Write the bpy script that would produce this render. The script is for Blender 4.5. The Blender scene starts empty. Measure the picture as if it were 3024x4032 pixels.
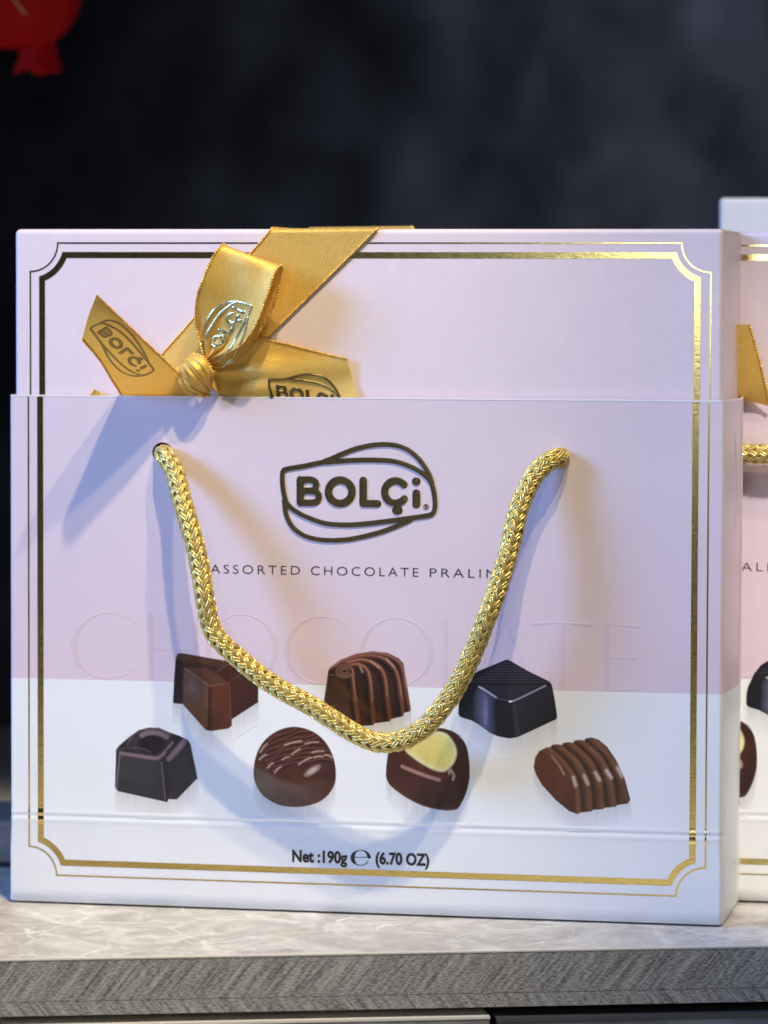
import bpy, bmesh, math, random
import numpy as np
from mathutils import Vector, Matrix
from mathutils.bvhtree import BVHTree

random.seed(7)
rng = np.random.default_rng(7)
SC = bpy.context.scene
COL = SC.collection

# ------------------------------------------------------------------ camera
F_PX, CZ, CD, PITCH, ROLL = 15081.8, 0.23664, 1.46778, 0.05504, 0.00316
YAW, BX = 0.19788, -0.00904
H_BOX, H_MOUTH, DEPTH = 0.26415, 0.19952, 0.06906
W2, WTOP = 0.140, 0.13867
cp, sp = math.cos(PITCH), math.sin(PITCH)
cr, sr = math.cos(ROLL), math.sin(ROLL)
FWD = Vector((0, cp, -sp))
UP0, RI0 = Vector((0, sp, cp)), Vector((1, 0, 0))
RIGHT = RI0 * cr + UP0 * sr
UPV = UP0 * cr - RI0 * sr
CAM = Vector((0, -CD, CZ))
cd = bpy.data.cameras.new('camera')
cam = bpy.data.objects.new('camera', cd)
COL.objects.link(cam)
cam.matrix_world = Matrix(((RIGHT.x, UPV.x, -FWD.x, CAM.x), (RIGHT.y, UPV.y, -FWD.y, CAM.y),
                           (RIGHT.z, UPV.z, -FWD.z, CAM.z), (0, 0, 0, 1)))
cd.sensor_fit = 'VERTICAL'
cd.sensor_height = 36.0
cd.sensor_width = 27.0
cd.lens = F_PX / 4032 * 36
cd.clip_start, cd.clip_end = 0.05, 100
cd.dof.use_dof = True
cd.dof.focus_distance = 1.442
cd.dof.aperture_fstop = 10.0
SC.camera = cam
SC.render.resolution_x, SC.render.resolution_y = 768, 1024

# ------------------------------------------------------------------ light
w = bpy.data.worlds.new('World')
SC.world = w
w.use_nodes = True
w.node_tree.nodes['Background'].inputs[0].default_value = (0.55, 0.62, 0.8, 1)
w.node_tree.nodes['Background'].inputs[1].default_value = 0.03
SC.view_settings.view_transform = 'Standard'
SC.view_settings.look = 'None'
SC.view_settings.exposure = 0.0
SC.view_settings.gamma = 1.0

ROOT_M = Matrix.Translation((BX, 0, 0)) @ Matrix.Rotation(-YAW, 4, 'Z')


def lamp(name, kind, pos, target, power, color, size, spot=None, blend=0.6):
    L = bpy.data.lights.new(name, kind)
    L.energy = power
    L.color = color
    if kind == 'SPOT':
        L.shadow_soft_size = size
        L.spot_size = math.radians(spot)
        L.spot_blend = blend
    else:
        L.shape = 'RECTANGLE'
        L.size, L.size_y = size
    o = bpy.data.objects.new(name, L)
    COL.objects.link(o)
    o.location = pos
    o.rotation_euler = (target - pos).to_track_quat('-Z', 'Y').to_euler()
    return o


def loc_dir(u, n, h, dist, at):
    v = Vector((u, -n, h)).normalized() * dist
    return ROOT_M @ (Vector(at) + v)


KEY_COL = (1.0, 0.83, 0.48)
T0 = (-0.03, 0, 0.13)
lamp('key_spot', 'SPOT', loc_dir(0.40, 1, 2.25, 1.7, T0), ROOT_M @ Vector((-0.125, 0, 0.05)), 98, KEY_COL, 0.02, 20, 1.0)
lamp('key_spot', 'SPOT', loc_dir(0.86, 1, 2.35, 1.75, T0), ROOT_M @ Vector((-0.115, 0, 0.04)), 62, KEY_COL, 0.02, 20, 1.0)
lamp('side_spot', 'SPOT', loc_dir(1.0, 1, 1.5, 1.7, T0), ROOT_M @ Vector((0.31, 0.12, 0.15)), 232, (1.0, 0.95, 0.91), 0.05, 17, 1.0)
lamp('cool_spot', 'SPOT', loc_dir(-1.6, 1, 0.85, 1.5, T0), ROOT_M @ Vector((0.16, 0, 0.19)), 305, (0.20, 0.42, 1.0), 0.38, 26, 1.0)
lamp('white_box_fill', 'SPOT', Vector((0.5, -0.6, 1.4)), Vector((0.17, 0.25, 0.285)), 75, (1.0, 0.95, 0.88), 0.05, 9, 1.0)  # added spot without a known source, brightens the white box
lamp('glint_fill', 'AREA', Vector((-0.27, -1.40, 0.34)), Vector((0.12, 0.0, 0.24)), 1.1, (0.80, 0.90, 1.0), (0.14, 0.10))  # added lamp near the camera, gives the top right foil its glint
lamp('low_fill', 'AREA', Vector((-0.22, -1.1, -0.30)), Vector((0, 0, 0.0)), 2.2, (1.0, 0.94, 0.80), (2.0, 0.36))  # added low lamp, brightens the lower foil and shelf edge
lamp('backdrop_fill', 'SPOT', Vector((1.3, 0.9, 1.1)), Vector((0.78, 2.25, 0.38)), 480, (0.86, 0.92, 1.0), 0.2, 62, 1.0)  # added spot, lifts the backdrop towards the right


# ------------------------------------------------------------------ helpers
def ray(px, py):
    x, y = (px - 1512) / F_PX, (2016 - py) / F_PX
    return (FWD + RIGHT * x + UPV * y)


RI = ROOT_M.inverted()
CAM_L = RI @ CAM


def PL(px, py, n=0.0):
    """photo point -> local point (u, -n, h) of the box frame on the plane n metres in front of the carrier front"""
    d = RI.to_3x3() @ ray(px, py)
    t = (-n - CAM_L.y) / d.y
    return CAM_L + d * t


def at_depth(px, py, dist):
    return CAM + ray(px, py) * dist


def at_z(px, py, z):
    d = ray(px, py)
    return CAM + d * ((z - CAM.z) / d.z)


def s2l(c):
    c = c / 255.0
    return c / 12.92 if c <= 0.04045 else ((c + 0.055) / 1.055) ** 2.4


def rgb(r, g, b):
    return (s2l(r), s2l(g), s2l(b), 1.0)


def tag(o, label=None, cat=None, group=None, kind=None):
    if label: o['label'] = label
    if cat: o['category'] = cat
    if group: o['group'] = group
    if kind: o['kind'] = kind
    return o


def empty(name, m=None):
    o = bpy.data.objects.new(name, None)
    COL.objects.link(o)
    o.empty_display_size = 0.02
    if m is not None: o.matrix_world = m
    return o


def obj(name, verts, faces, mat, parent=None, uvs=None, smooth=True):
    me = bpy.data.meshes.new(name)
    me.from_pydata([tuple(v) for v in verts], [], faces)
    if uvs is not None:
        lay = me.uv_layers.new(name='UVMap')
        li = np.zeros(len(me.loops), dtype=np.int32)
        me.loops.foreach_get('vertex_index', li)
        lay.data.foreach_set('uv', np.asarray(uvs, dtype=np.float32)[li].ravel())
    if mat: me.materials.append(mat)
    if smooth: me.polygons.foreach_set('use_smooth', [True] * len(me.polygons))
    me.update()
    o = bpy.data.objects.new(name, me)
    COL.objects.link(o)
    if parent: o.parent = parent
    return o


def catmull(pts, n, closed=False):
    P = np.asarray(pts, float)
    k = len(P)
    if k == 2 and not closed:
        t = np.linspace(0, 1, n)[:, None]
        return P[0] * (1 - t) + P[1] * t
    if closed:
        Q = np.vstack([P[-1], P, P[0], P[1]])
        segs = k
    else:
        Q = np.vstack([2 * P[0] - P[1], P, 2 * P[-1] - P[-2]])
        segs = k - 1
    L = np.linalg.norm(np.diff(Q[1:segs + 2], axis=0), axis=1)
    cum = np.concatenate([[0], np.cumsum(L)])
    ts = np.linspace(0, cum[-1], n, endpoint=not closed)
    out = []
    for t in ts:
        i = min(np.searchsorted(cum, t, side='right') - 1, segs - 1)
        f = (t - cum[i]) / max(L[i], 1e-12)
        a, b, c, d = Q[i], Q[i + 1], Q[i + 2], Q[i + 3]
        out.append(0.5 * (2 * b + (c - a) * f + (2 * a - 5 * b + 4 * c - d) * f * f + (3 * b - a - 3 * c + d) * f ** 3))
    return np.array(out)


class MB:
    def __init__(s):
        s.v, s.f, s.uv = [], [], []

    def add(s, verts, faces, uvs=None):
        b = len(s.v)
        s.v += [tuple(x) for x in verts]
        s.f += [tuple(i + b for i in fc) for fc in faces]
        s.uv += [tuple(x) for x in uvs] if uvs is not None else [(0, 0)] * len(verts)

    def grid(s, P, nu, nv, uvs=None, closed_u=False, closed_v=False):
        fs = []
        for i in range(nu if closed_u else nu - 1):
            for j in range(nv if closed_v else nv - 1):
                a, b = i % nu, (i + 1) % nu
                c, d = j % nv, (j + 1) % nv
                fs.append((a * nv + c, b * nv + c, b * nv + d, a * nv + d))
        s.add(P, fs, uvs)

    def box(s, x0, x1, y0, y1, z0, z1):
        s.add([(x0, y0, z0), (x1, y0, z0), (x1, y1, z0), (x0, y1, z0), (x0, y0, z1), (x1, y0, z1), (x1, y1, z1), (x0, y1, z1)],
              [(0, 3, 2, 1), (4, 5, 6, 7), (0, 1, 5, 4), (1, 2, 6, 5), (2, 3, 7, 6), (3, 0, 4, 7)])

    def build(s, name, mat, parent=None, smooth=True):
        return obj(name, s.v, s.f, mat, parent, s.uv, smooth)


def bevel_obj(o, wd, seg=3):
    bm = bmesh.new()
    bm.from_mesh(o.data)
    bmesh.ops.bevel(bm, geom=list(bm.edges), offset=wd, segments=seg, profile=0.5, affect='EDGES')
    bm.to_mesh(o.data)
    bm.free()
    return o


PROF_DOME = [(math.cos(math.pi * k / 6), math.sin(math.pi * k / 6)) for k in range(7)]
PROF_FLAT = [(1, 0), (0.95, .55), (0.80, 1), (0, 1.06), (-0.80, 1), (-0.95, .55), (-1, 0)]
PROFILE = PROF_DOME


def sweep_dome(mb, pos, nor, widths, height, closed=False, half=True, ring=7):
    """round-capped stroke lying on a surface: dome cross-section along positions pos with surface normals nor"""
    pos = [Vector(p) for p in pos]
    nor = [Vector(q).normalized() for q in nor]
    n = len(pos)
    V, rows = [], 0
    tang = []
    for i in range(n):
        a = pos[(i - 1) % n] if (closed or i > 0) else pos[i]
        b = pos[(i + 1) % n] if (closed or i < n - 1) else pos[i]
        t = (b - a)
        tang.append(t.normalized() if t.length > 1e-12 else Vector((1, 0, 0)))

    def row(c, t, nn, r, hh):
        side = t.cross(nn).normalized()
        for ca, sa in PROFILE:
            V.append(c + side * (ca * r) + nn * (sa * hh - 0.15 * height))

    def cap(i, sgn):
        order = [85, 65, 45, 22] if sgn < 0 else [22, 45, 65, 85]
        for dgr in order:
            b = math.radians(dgr)
            row(pos[i] + tang[i] * (sgn * math.sin(b) * widths[i] / 2), tang[i], nor[i], widths[i] / 2 * math.cos(b), height * max(math.cos(b), .3))
    if not closed: cap(0, -1)
    for i in range(n):
        row(pos[i], tang[i], nor[i], widths[i] / 2, height)
    if not closed: cap(n - 1, 1)
    mb.grid(V, len(V) // ring, ring, None, closed_u=closed)


def stroke(mb, pts, width, mapper, height, scale, closed=False, n=None, smooth=True):
    """pts in drawing units; mapper(x,y)->(pos,normal); width in drawing units (scalar or list); scale metres per unit"""
    if n is None:
        L = sum(math.dist(pts[i], pts[i + 1]) for i in range(len(pts) - 1))
        n = max(4, int(L / max(np.mean(width) * 0.35, 2)))
    n = min(n, 160)
    if smooth:
        Q = catmull(pts, n, closed)
    else:
        P = np.asarray(pts, float)
        cum = np.concatenate([[0], np.cumsum(np.linalg.norm(np.diff(P, axis=0), axis=1))])
        ts = np.linspace(0, cum[-1], n)
        Q = np.stack([np.interp(ts, cum, P[:, 0]), np.interp(ts, cum, P[:, 1])], 1)
    if np.isscalar(width):
        ws = [width * scale] * n
    else:
        ws = list(np.interp(np.linspace(0, 1, n), np.linspace(0, 1, len(width)), width) * scale)
    PN = [mapper(x, y) for x, y in Q]
    keep = [i for i, p in enumerate(PN) if p is not None]
    # split into runs that hit the surface
    runs, cur = [], []
    for i in range(n):
        if PN[i] is None:
            if len(cur) > 1: runs.append(cur)
            cur = []
        else:
            cur.append(i)
    if len(cur) > 1: runs.append(cur)
    for r in runs:
        sweep_dome(mb, [PN[i][0] for i in r], [PN[i][1] for i in r], [ws[i] for i in r], height, closed and len(r) == n)


def arc(cx, cy, rx, ry, a0, a1, n=24):
    return [(cx + rx * math.cos(math.radians(a0 + (a1 - a0) * i / (n - 1))), cy + ry * math.sin(math.radians(a0 + (a1 - a0) * i / (n - 1)))) for i in range(n)]


# ------------------------------------------------------------------ materials
def new_mat(name):
    m = bpy.data.materials.new(name)
    m.use_nodes = True
    nt = m.node_tree
    return m, nt, nt.nodes['Principled BSDF']


def node(nt, typ, **kw):
    n = nt.nodes.new(typ)
    for k, v in kw.items():
        if k.startswith('i_'):
            n.inputs[k[2:].replace('_', ' ')].default_value = v
        else:
            setattr(n, k, v)
    return n


def math_n(nt, op, a, b=None, c=None):
    n = nt.nodes.new('ShaderNodeMath')
    n.operation = op
    for i, v in enumerate((a, b, c)):
        if v is None: continue
        if hasattr(v, 'is_output'): nt.links.new(v, n.inputs[i])
        else: n.inputs[i].default_value = v
    return n.outputs[0]


def ramp(nt, fac, stops):
    r = nt.nodes.new('ShaderNodeValToRGB')
    e = r.color_ramp.elements
    while len(e) < len(stops): e.new(0.5)
    for el, (p, c) in zip(e, stops):
        el.position = p
        el.color = c
    nt.links.new(fac, r.inputs[0])
    return r.outputs[0]


def mixc(nt, fac, a, b, typ='MIX'):
    n = nt.nodes.new('ShaderNodeMix')
    n.data_type = 'RGBA'
    n.blend_type = typ
    for s, v in ((n.inputs[0], fac), (n.inputs[6], a), (n.inputs[7], b)):
        if hasattr(v, 'is_output'): nt.links.new(v, s)
        else: s.default_value = v
    return n.outputs[2]


def noise(nt, vec, scale, detail=3, rough=0.5, dist=0.0):
    n = nt.nodes.new('ShaderNodeTexNoise')
    n.inputs['Scale'].default_value = scale
    n.inputs['Detail'].default_value = detail
    n.inputs['Roughness'].default_value = rough
    n.inputs['Distortion'].default_value = dist
    if vec is not None: nt.links.new(vec, n.inputs['Vector'])
    return n.outputs[0]


def mapping(nt, vec, scale=(1, 1, 1), rot=(0, 0, 0)):
    n = nt.nodes.new('ShaderNodeMapping')
    n.inputs['Scale'].default_value = scale
    n.inputs['Rotation'].default_value = rot
    nt.links.new(vec, n.inputs['Vector'])
    return n.outputs[0]


def bump(nt, bs, h, strength, dist):
    n = nt.nodes.new('ShaderNodeBump')
    n.inputs['Strength'].default_value = strength
    n.inputs['Distance'].default_value = dist
    nt.links.new(h, n.inputs['Height'])
    nt.links.new(n.outputs[0], bs.inputs['Normal'])


def plain(name, col, rough=0.5, metal=0.0, spec=0.5):
    m, nt, b = new_mat(name)
    b.inputs['Base Color'].default_value = col
    b.inputs['Roughness'].default_value = rough
    b.inputs['Metallic'].default_value = metal
    b.inputs['Specular IOR Level'].default_value = spec
    return m


PINK_T, PINK_B, WHITE = (0.765, 0.65, 0.71, 1), (0.755, 0.60, 0.66, 1), (0.87, 0.87, 0.86, 1)
H_SPLIT = PL(1450, 2702).z


def card_mat(name, split=True):
    """printed coated card: blush above the split line, white below"""
    m, nt, b = new_mat(name)
    tc = node(nt, 'ShaderNodeTexCoord')
    sep = node(nt, 'ShaderNodeSeparateXYZ')
    nt.links.new(tc.outputs['Object'], sep.inputs[0])
    z = sep.outputs[2]
    pk = mixc(nt, ramp(nt, math_n(nt, 'DIVIDE', z, 0.27), [(0.32, (0, 0, 0, 1)), (0.62, (1, 1, 1, 1))]), PINK_B, PINK_T)
    if split:
        f = math_n(nt, 'GREATER_THAN', z, H_SPLIT)
        col = mixc(nt, f, WHITE, pk)
    else:
        col = pk
    # faint handling marks and paper tone
    nz = noise(nt, mapping(nt, tc.outputs['Object'], (30, 30, 30)), 1.0, 5, 0.6)
    col = mixc(nt, 1.0, col, ramp(nt, nz, [(0.3, (0.965, 0.965, 0.965, 1)), (0.7, (1, 1, 1, 1))]), 'MULTIPLY')
    speck = noise(nt, mapping(nt, tc.outputs['Object'], (420, 420, 420)), 1.0, 2, 0.5)
    col = mixc(nt, ramp(nt, speck, [(0.80, (0, 0, 0, 1)), (0.84, (0.35, 0.35, 0.35, 1))]), col, (0.35, 0.28, 0.28, 1))
    geo = node(nt, 'ShaderNodeNewGeometry')
    wear = math_n(nt, 'MULTIPLY', ramp(nt, geo.outputs['Pointiness'], [(0.53, (0, 0, 0, 1)), (0.60, (1, 1, 1, 1))]),
                  ramp(nt, noise(nt, mapping(nt, tc.outputs['Object'], (240, 240, 240)), 1.0, 4, 0.7), [(0.45, (0.05,) * 3 + (1,)), (0.62, (0.8,) * 3 + (1,))]))
    col = mixc(nt, wear, col, (0.88, 0.85, 0.84, 1))
    nt.links.new(col, b.inputs['Base Color'])
    b.inputs['Roughness'].default_value = 0.42
    b.inputs['Specular IOR Level'].default_value = 0.35
    fine = noise(nt, mapping(nt, tc.outputs['Object'], (900, 900, 900)), 1.0, 2, 0.5)
    big = noise(nt, mapping(nt, tc.outputs['Object'], (14, 14, 9)), 1.0, 2, 0.5)
    hsum = math_n(nt, 'ADD', math_n(nt, 'MULTIPLY', fine, 0.025), big)
    bump(nt, b, hsum, 0.2, 0.004)
    return m


M_CARD = card_mat('blush_and_white_card')
M_BOXCARD = card_mat('blush_card', False)
M_WHITE_EDGE = plain('white_card_edge', (0.88, 0.86, 0.85, 1), 0.6)


def foil(name, col, rough, nscale, strength):
    m, nt, b = new_mat(name)
    b.inputs['Metallic'].default_value = 1.0
    tc = node(nt, 'ShaderNodeTexCoord')
    v = mapping(nt, tc.outputs['Object'], nscale)
    nz = noise(nt, v, 1.0, 4, 0.7)
    nt.links.new(ramp(nt, nz, [(0.3, tuple(c * 0.86 for c in col[:3]) + (1,)), (0.7, col)]), b.inputs['Base Color'])
    b.inputs['Roughness'].default_value = rough
    nt.links.new(ramp(nt, nz, [(0.3, (rough - .02,) * 3 + (1,)), (0.7, (rough + .05,) * 3 + (1,))]), b.inputs['Roughness'])
    bump(nt, b, nz, strength, 0.0006)
    return m


M_FOIL = foil('gold_foil', (0.86, 0.66, 0.24, 1), 0.165, (350, 350, 900), 0.05)
M_EMBLEM = foil('bronze_foil', (0.145, 0.11, 0.052, 1), 0.27, (300, 300, 300), 0.02)
M_EMBLEM.node_tree.nodes['Principled BSDF'].inputs['Metallic'].default_value = 0.75
M_SILVERFOIL = foil('pale_foil', (0.80, 0.74, 0.45, 1), 0.22, (500, 500, 500), 0.3)
M_INK = plain('brown_ink', (0.030, 0.018, 0.016, 1), 0.5)
M_INK_THIN = plain('grey_ink', (0.035, 0.03, 0.035, 1), 0.5)
M_HOLE_SHADE = plain('hole_shade', (0.012, 0.006, 0.005, 1), 0.9, 0, 0.1)  # near-black colour standing for shade inside the handle holes

# varnish: same blush colour, glossier
M_VARN, nt, b = new_mat('clear_varnish')
b.inputs['Base Color'].default_value = (0.705, 0.56, 0.62, 1)
b.inputs['Roughness'].default_value = 0.3


def ribbon_mat(name, transl=0.0):
    m, nt, b = new_mat(name)
    uv = node(nt, 'ShaderNodeUVMap')
    sep = node(nt, 'ShaderNodeSeparateXYZ')
    nt.links.new(uv.outputs[0], sep.inputs[0])
    u, v = sep.outputs[0], sep.outputs[1]          # u in metres along, v in metres across
    # satin twill
    k = 2 * math.pi / 0.00085
    d1 = math_n(nt, 'SINE', math_n(nt, 'MULTIPLY', math_n(nt, 'ADD', u, math_n(nt, 'MULTIPLY', v, 0.75)), k))
    d2 = math_n(nt, 'SINE', math_n(nt, 'MULTIPLY', math_n(nt, 'SUBTRACT', v, math_n(nt, 'MULTIPLY', u, 0.35)), k * 1.25))
    tw = math_n(nt, 'MULTIPLY', d1, math_n(nt, 'ADD', math_n(nt, 'MULTIPLY', d2, 0.5), 0.6))
    fib = noise(nt, mapping(nt, uv.outputs[0], (260, 2600, 1)), 1.0, 3, 0.6)
    hgt = math_n(nt, 'ADD', tw, math_n(nt, 'MULTIPLY', fib, 1.2))
    t = math_n(nt, 'ADD', math_n(nt, 'MULTIPLY', tw, 0.28), math_n(nt, 'MULTIPLY', fib, 0.9))
    col = ramp(nt, t, [(0.15, (0.66, 0.34, 0.045, 1)), (0.5, (0.98, 0.62, 0.125, 1)), (0.85, (1.0, 0.85, 0.33, 1))])
    nt.links.new(col, b.inputs['Base Color'])
    b.inputs['Roughness'].default_value = 0.34
    b.inputs['Metallic'].default_value = 0.30
    b.inputs['Sheen Weight'].default_value = 0.25
    b.inputs['Sheen Tint'].default_value = (1, 0.85, 0.5, 1)
    b.inputs['Anisotropic'].default_value = 0.4
    bump(nt, b, hgt, 0.35, 0.00018)
    if transl:
        tr = node(nt, 'ShaderNodeBsdfTranslucent')
        tr.inputs[0].default_value = (0.86, 0.55, 0.10, 1)
        mx = node(nt, 'ShaderNodeMixShader')
        mx.inputs[0].default_value = transl
        out = nt.nodes['Material Output']
        nt.links.new(b.outputs[0], mx.inputs[1])
        nt.links.new(tr.outputs[0], mx.inputs[2])
        nt.links.new(mx.outputs[0], out.inputs[0])
    return m


M_RIB = ribbon_mat('gold_satin', 0.12)
M_RIB_T = ribbon_mat('gold_satin_thin', 0.42)
M_RIB_INK = plain('ribbon_mark', (0.50, 0.34, 0.10, 1), 0.6)

M_ROPE, nt, b = new_mat('gold_cord')
uv = node(nt, 'ShaderNodeUVMap')
fib = noise(nt, mapping(nt, uv.outputs[0], (1.2, 7.0, 1)), 1.0, 4, 0.65)
nt.links.new(ramp(nt, fib, [(0.26, (0.36, 0.25, 0.06, 1)), (0.5, (0.74, 0.57, 0.18, 1)), (0.72, (1.0, 0.86, 0.42, 1))]), b.inputs['Base Color'])
nt.links.new(ramp(nt, noise(nt, mapping(nt, uv.outputs[0], (0.9, 1.5, 1)), 1.0, 2), [(0.40, (0.42,) * 3 + (1,)), (0.62, (0.18,) * 3 + (1,))]), b.inputs['Roughness'])
b.inputs['Metallic'].default_value = 0.6
b.inputs['Sheen Weight'].default_value = 0.15
bump(nt, b, fib, 0.5, 0.0003)

# shelf marble laminate
M_MARBLE, nt, b = new_mat('veined_laminate')
tc = node(nt, 'ShaderNodeTexCoord')
o_ = tc.outputs['Object']
wob = nt.nodes.new('ShaderNodeTexNoise')
wob.inputs['Scale'].default_value = 26
wob.inputs['Detail'].default_value = 4
nt.links.new(o_, wob.inputs['Vector'])
vadd = nt.nodes.new('ShaderNodeVectorMath')
vadd.operation = 'MULTIPLY_ADD'
vadd.inputs[1].default_value = (0.045, 0.045, 0.0)
nt.links.new(wob.outputs['Color'], vadd.inputs[0])
nt.links.new(o_, vadd.inputs[2])


def vein(scale, lo, hi):
    v = nt.nodes.new('ShaderNodeTexVoronoi')
    v.feature = 'DISTANCE_TO_EDGE'
    v.inputs['Scale'].default_value = scale
    nt.links.new(mapping(nt, vadd.outputs[0], (1, 0.8, 1), (0, 0, 0.5)), v.inputs['Vector'])
    return ramp(nt, v.outputs['Distance'], [(lo, (1, 1, 1, 1)), (hi, (0, 0, 0, 1))])


cloud = noise(nt, mapping(nt, o_, (42, 34, 1)), 1.0, 7, 0.66, 1.2)
base = ramp(nt, cloud, [(0.32, (0.40, 0.37, 0.35, 1)), (0.47, (0.50, 0.475, 0.45, 1)), (0.57, (0.63, 0.605, 0.58, 1)), (0.70, (0.78, 0.76, 0.74, 1))])
gate = ramp(nt, noise(nt, o_, 24, 4, 0.6), [(0.42, (0, 0, 0, 1)), (0.62, (1, 1, 1, 1))])
fine = noise(nt, mapping(nt, o_, (160, 220, 1)), 1.0, 5, 0.7, 0.5)
col = mixc(nt, ramp(nt, fine, [(0.55, (0, 0, 0, 1)), (0.72, (0.55,) * 3 + (1,))]), base, (0.80, 0.775, 0.73, 1))
col = mixc(nt, math_n(nt, 'MULTIPLY', vein(26, 0.003, 0.03), math_n(nt, 'MULTIPLY', gate, 0.85)), col, (0.92, 0.90, 0.87, 1))
col = mixc(nt, math_n(nt, 'MULTIPLY', vein(60, 0.004, 0.045), math_n(nt, 'MULTIPLY', gate, 0.45)), col, (0.84, 0.82, 0.78, 1))
nt.links.new(col, b.inputs['Base Color'])
b.inputs['Roughness'].default_value = 0.4

# shelf front: slanting woven lines, mirrored in the lower strip
Z_SEAM = -0.0152
M_EDGE, nt, b = new_mat('woven_edge_laminate')
tc = node(nt, 'ShaderNodeTexCoord')
sep = node(nt, 'ShaderNodeSeparateXYZ')
nt.links.new(tc.outputs['Object'], sep.inputs[0])
x_, z_ = sep.outputs[0], sep.outputs[2]
zz = math_n(nt, 'SUBTRACT', z_, Z_SEAM)
xs = math_n(nt, 'SUBTRACT', x_, math_n(nt, 'MULTIPLY', math_n(nt, 'ABSOLUTE', zz), 0.82))


def comb(a, bb, c=0.0):
    n = nt.nodes.new('ShaderNodeCombineXYZ')
    for i, v in enumerate((a, bb, c)):
        if hasattr(v, 'is_output'): nt.links.new(v, n.inputs[i])
        else: n.inputs[i].default_value = v
    return n.outputs[0]


st1 = noise(nt, comb(math_n(nt, 'MULTIPLY', xs, 1500), math_n(nt, 'MULTIPLY', zz, 70)), 1.0, 4, 0.62)
st2 = noise(nt, comb(math_n(nt, 'MULTIPLY', xs, 230), math_n(nt, 'MULTIPLY', zz, 25), 3.0), 1.0, 3, 0.6)
hz = noise(nt, comb(math_n(nt, 'MULTIPLY', x_, 500), math_n(nt, 'MULTIPLY', zz, 2400), 7.0), 1.0, 3, 0.6)
tone = math_n(nt, 'ADD', math_n(nt, 'MULTIPLY', st1, 0.42), math_n(nt, 'ADD', math_n(nt, 'MULTIPLY', st2, 0.22), math_n(nt, 'MULTIPLY', hz, 0.48)))
col = ramp(nt, tone, [(0.46, (0.10, 0.097, 0.093, 1)), (0.54, (0.26, 0.252, 0.245, 1)), (0.62, (0.52, 0.505, 0.49, 1))])
nt.links.new(col, b.inputs['Base Color'])
b.inputs['Roughness'].default_value = 0.55
bump(nt, b, tone, 0.4, 0.0005)

M_CREAM = plain('cream_edge_strip', (0.80, 0.76, 0.68, 1), 0.5)
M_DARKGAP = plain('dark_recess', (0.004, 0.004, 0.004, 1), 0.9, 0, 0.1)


def cloudy(name, c0, c1, scale, rough=0.5):
    m, nt, b = new_mat(name)
    tc = node(nt, 'ShaderNodeTexCoord')
    nz = noise(nt, mapping(nt, tc.outputs['Object'], scale), 1.0, 5, 0.6, 0.4)
    nt.links.new(ramp(nt, nz, [(0.35, c0), (0.68, c1)]), b.inputs['Base Color'])
    b.inputs['Roughness'].default_value = rough
    return m


M_DRAWER = cloudy('grey_drawer_laminate', (0.20, 0.19, 0.18, 1), (0.42, 0.40, 0.38, 1), (30, 30, 60))
M_DOOR = cloudy('slate_door', (0.07, 0.08, 0.095, 1), (0.22, 0.245, 0.28, 1), (30, 30, 60), 0.4)
M_BACK = cloudy('dark_backdrop', (0.0055, 0.0058, 0.0088, 1), (0.0165, 0.0175, 0.024, 1), (13, 13, 9), 0.9)
M_BACK.node_tree.nodes['Principled BSDF'].inputs['Specular IOR Level'].default_value = 0.05
M_WBOX = cloudy('white_board', (0.80, 0.79, 0.78, 1), (0.85, 0.84, 0.83, 1), (10, 10, 10), 0.6)
M_NAVY = plain('navy_card', (0.022, 0.026, 0.04, 1), 0.6)
M_BEIGE = cloudy('beige_card', (0.32, 0.29, 0.25, 1), (0.48, 0.45, 0.40, 1), (20, 20, 80), 0.6)
M_RED = cloudy('red_fabric', (0.50, 0.005, 0.005, 1), (0.78, 0.012, 0.009, 1), (60, 60, 20), 0.7)
M_RED.node_tree.nodes['Principled BSDF'].inputs['Specular IOR Level'].default_value = 0.15

# ------------------------------------------------------------------ setting: shelf, cabinet fronts, backdrop
SH = 0.12493
EDGE_OFF = 0.0867
SH_M = Matrix.Translation((0, -EDGE_OFF, 0)) @ Matrix.Rotation(SH, 4, 'Z')
shelf = empty('display_shelf', SH_M)
tag(shelf, 'pale grey veined display shelf with woven grey front edge under the pink boxes', 'shelf')
mb = MB(); mb.box(-0.9, 0.9, 0.0008, 0.75, -0.020, 0.0)
mb.build('shelf_top', M_MARBLE, shelf, False)
mb = MB(); mb.box(-0.9, 0.9, -0.0008, 0.0, Z_SEAM, -0.0004)
mb.build('front_edge', M_EDGE, shelf, False)
mb = MB(); mb.box(-0.9, 0.9, -0.0008, 0.0, -0.0204, Z_SEAM - 0.0002)
mb.build('lower_edge', M_EDGE, shelf, False)
mb = MB(); mb.box(-0.9, 0.9, -0.0010, 0.0008, -0.0003, 0.0003)
mb.build('edge_trim', M_CREAM, shelf, False)
SHI = SH_M.inverted()


def on_shelf_plane(px, py, y):
    d = SHI.to_3x3() @ ray(px, py)
    c = SHI @ CAM
    return c + d * ((y - c.y) / d.y)


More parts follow.
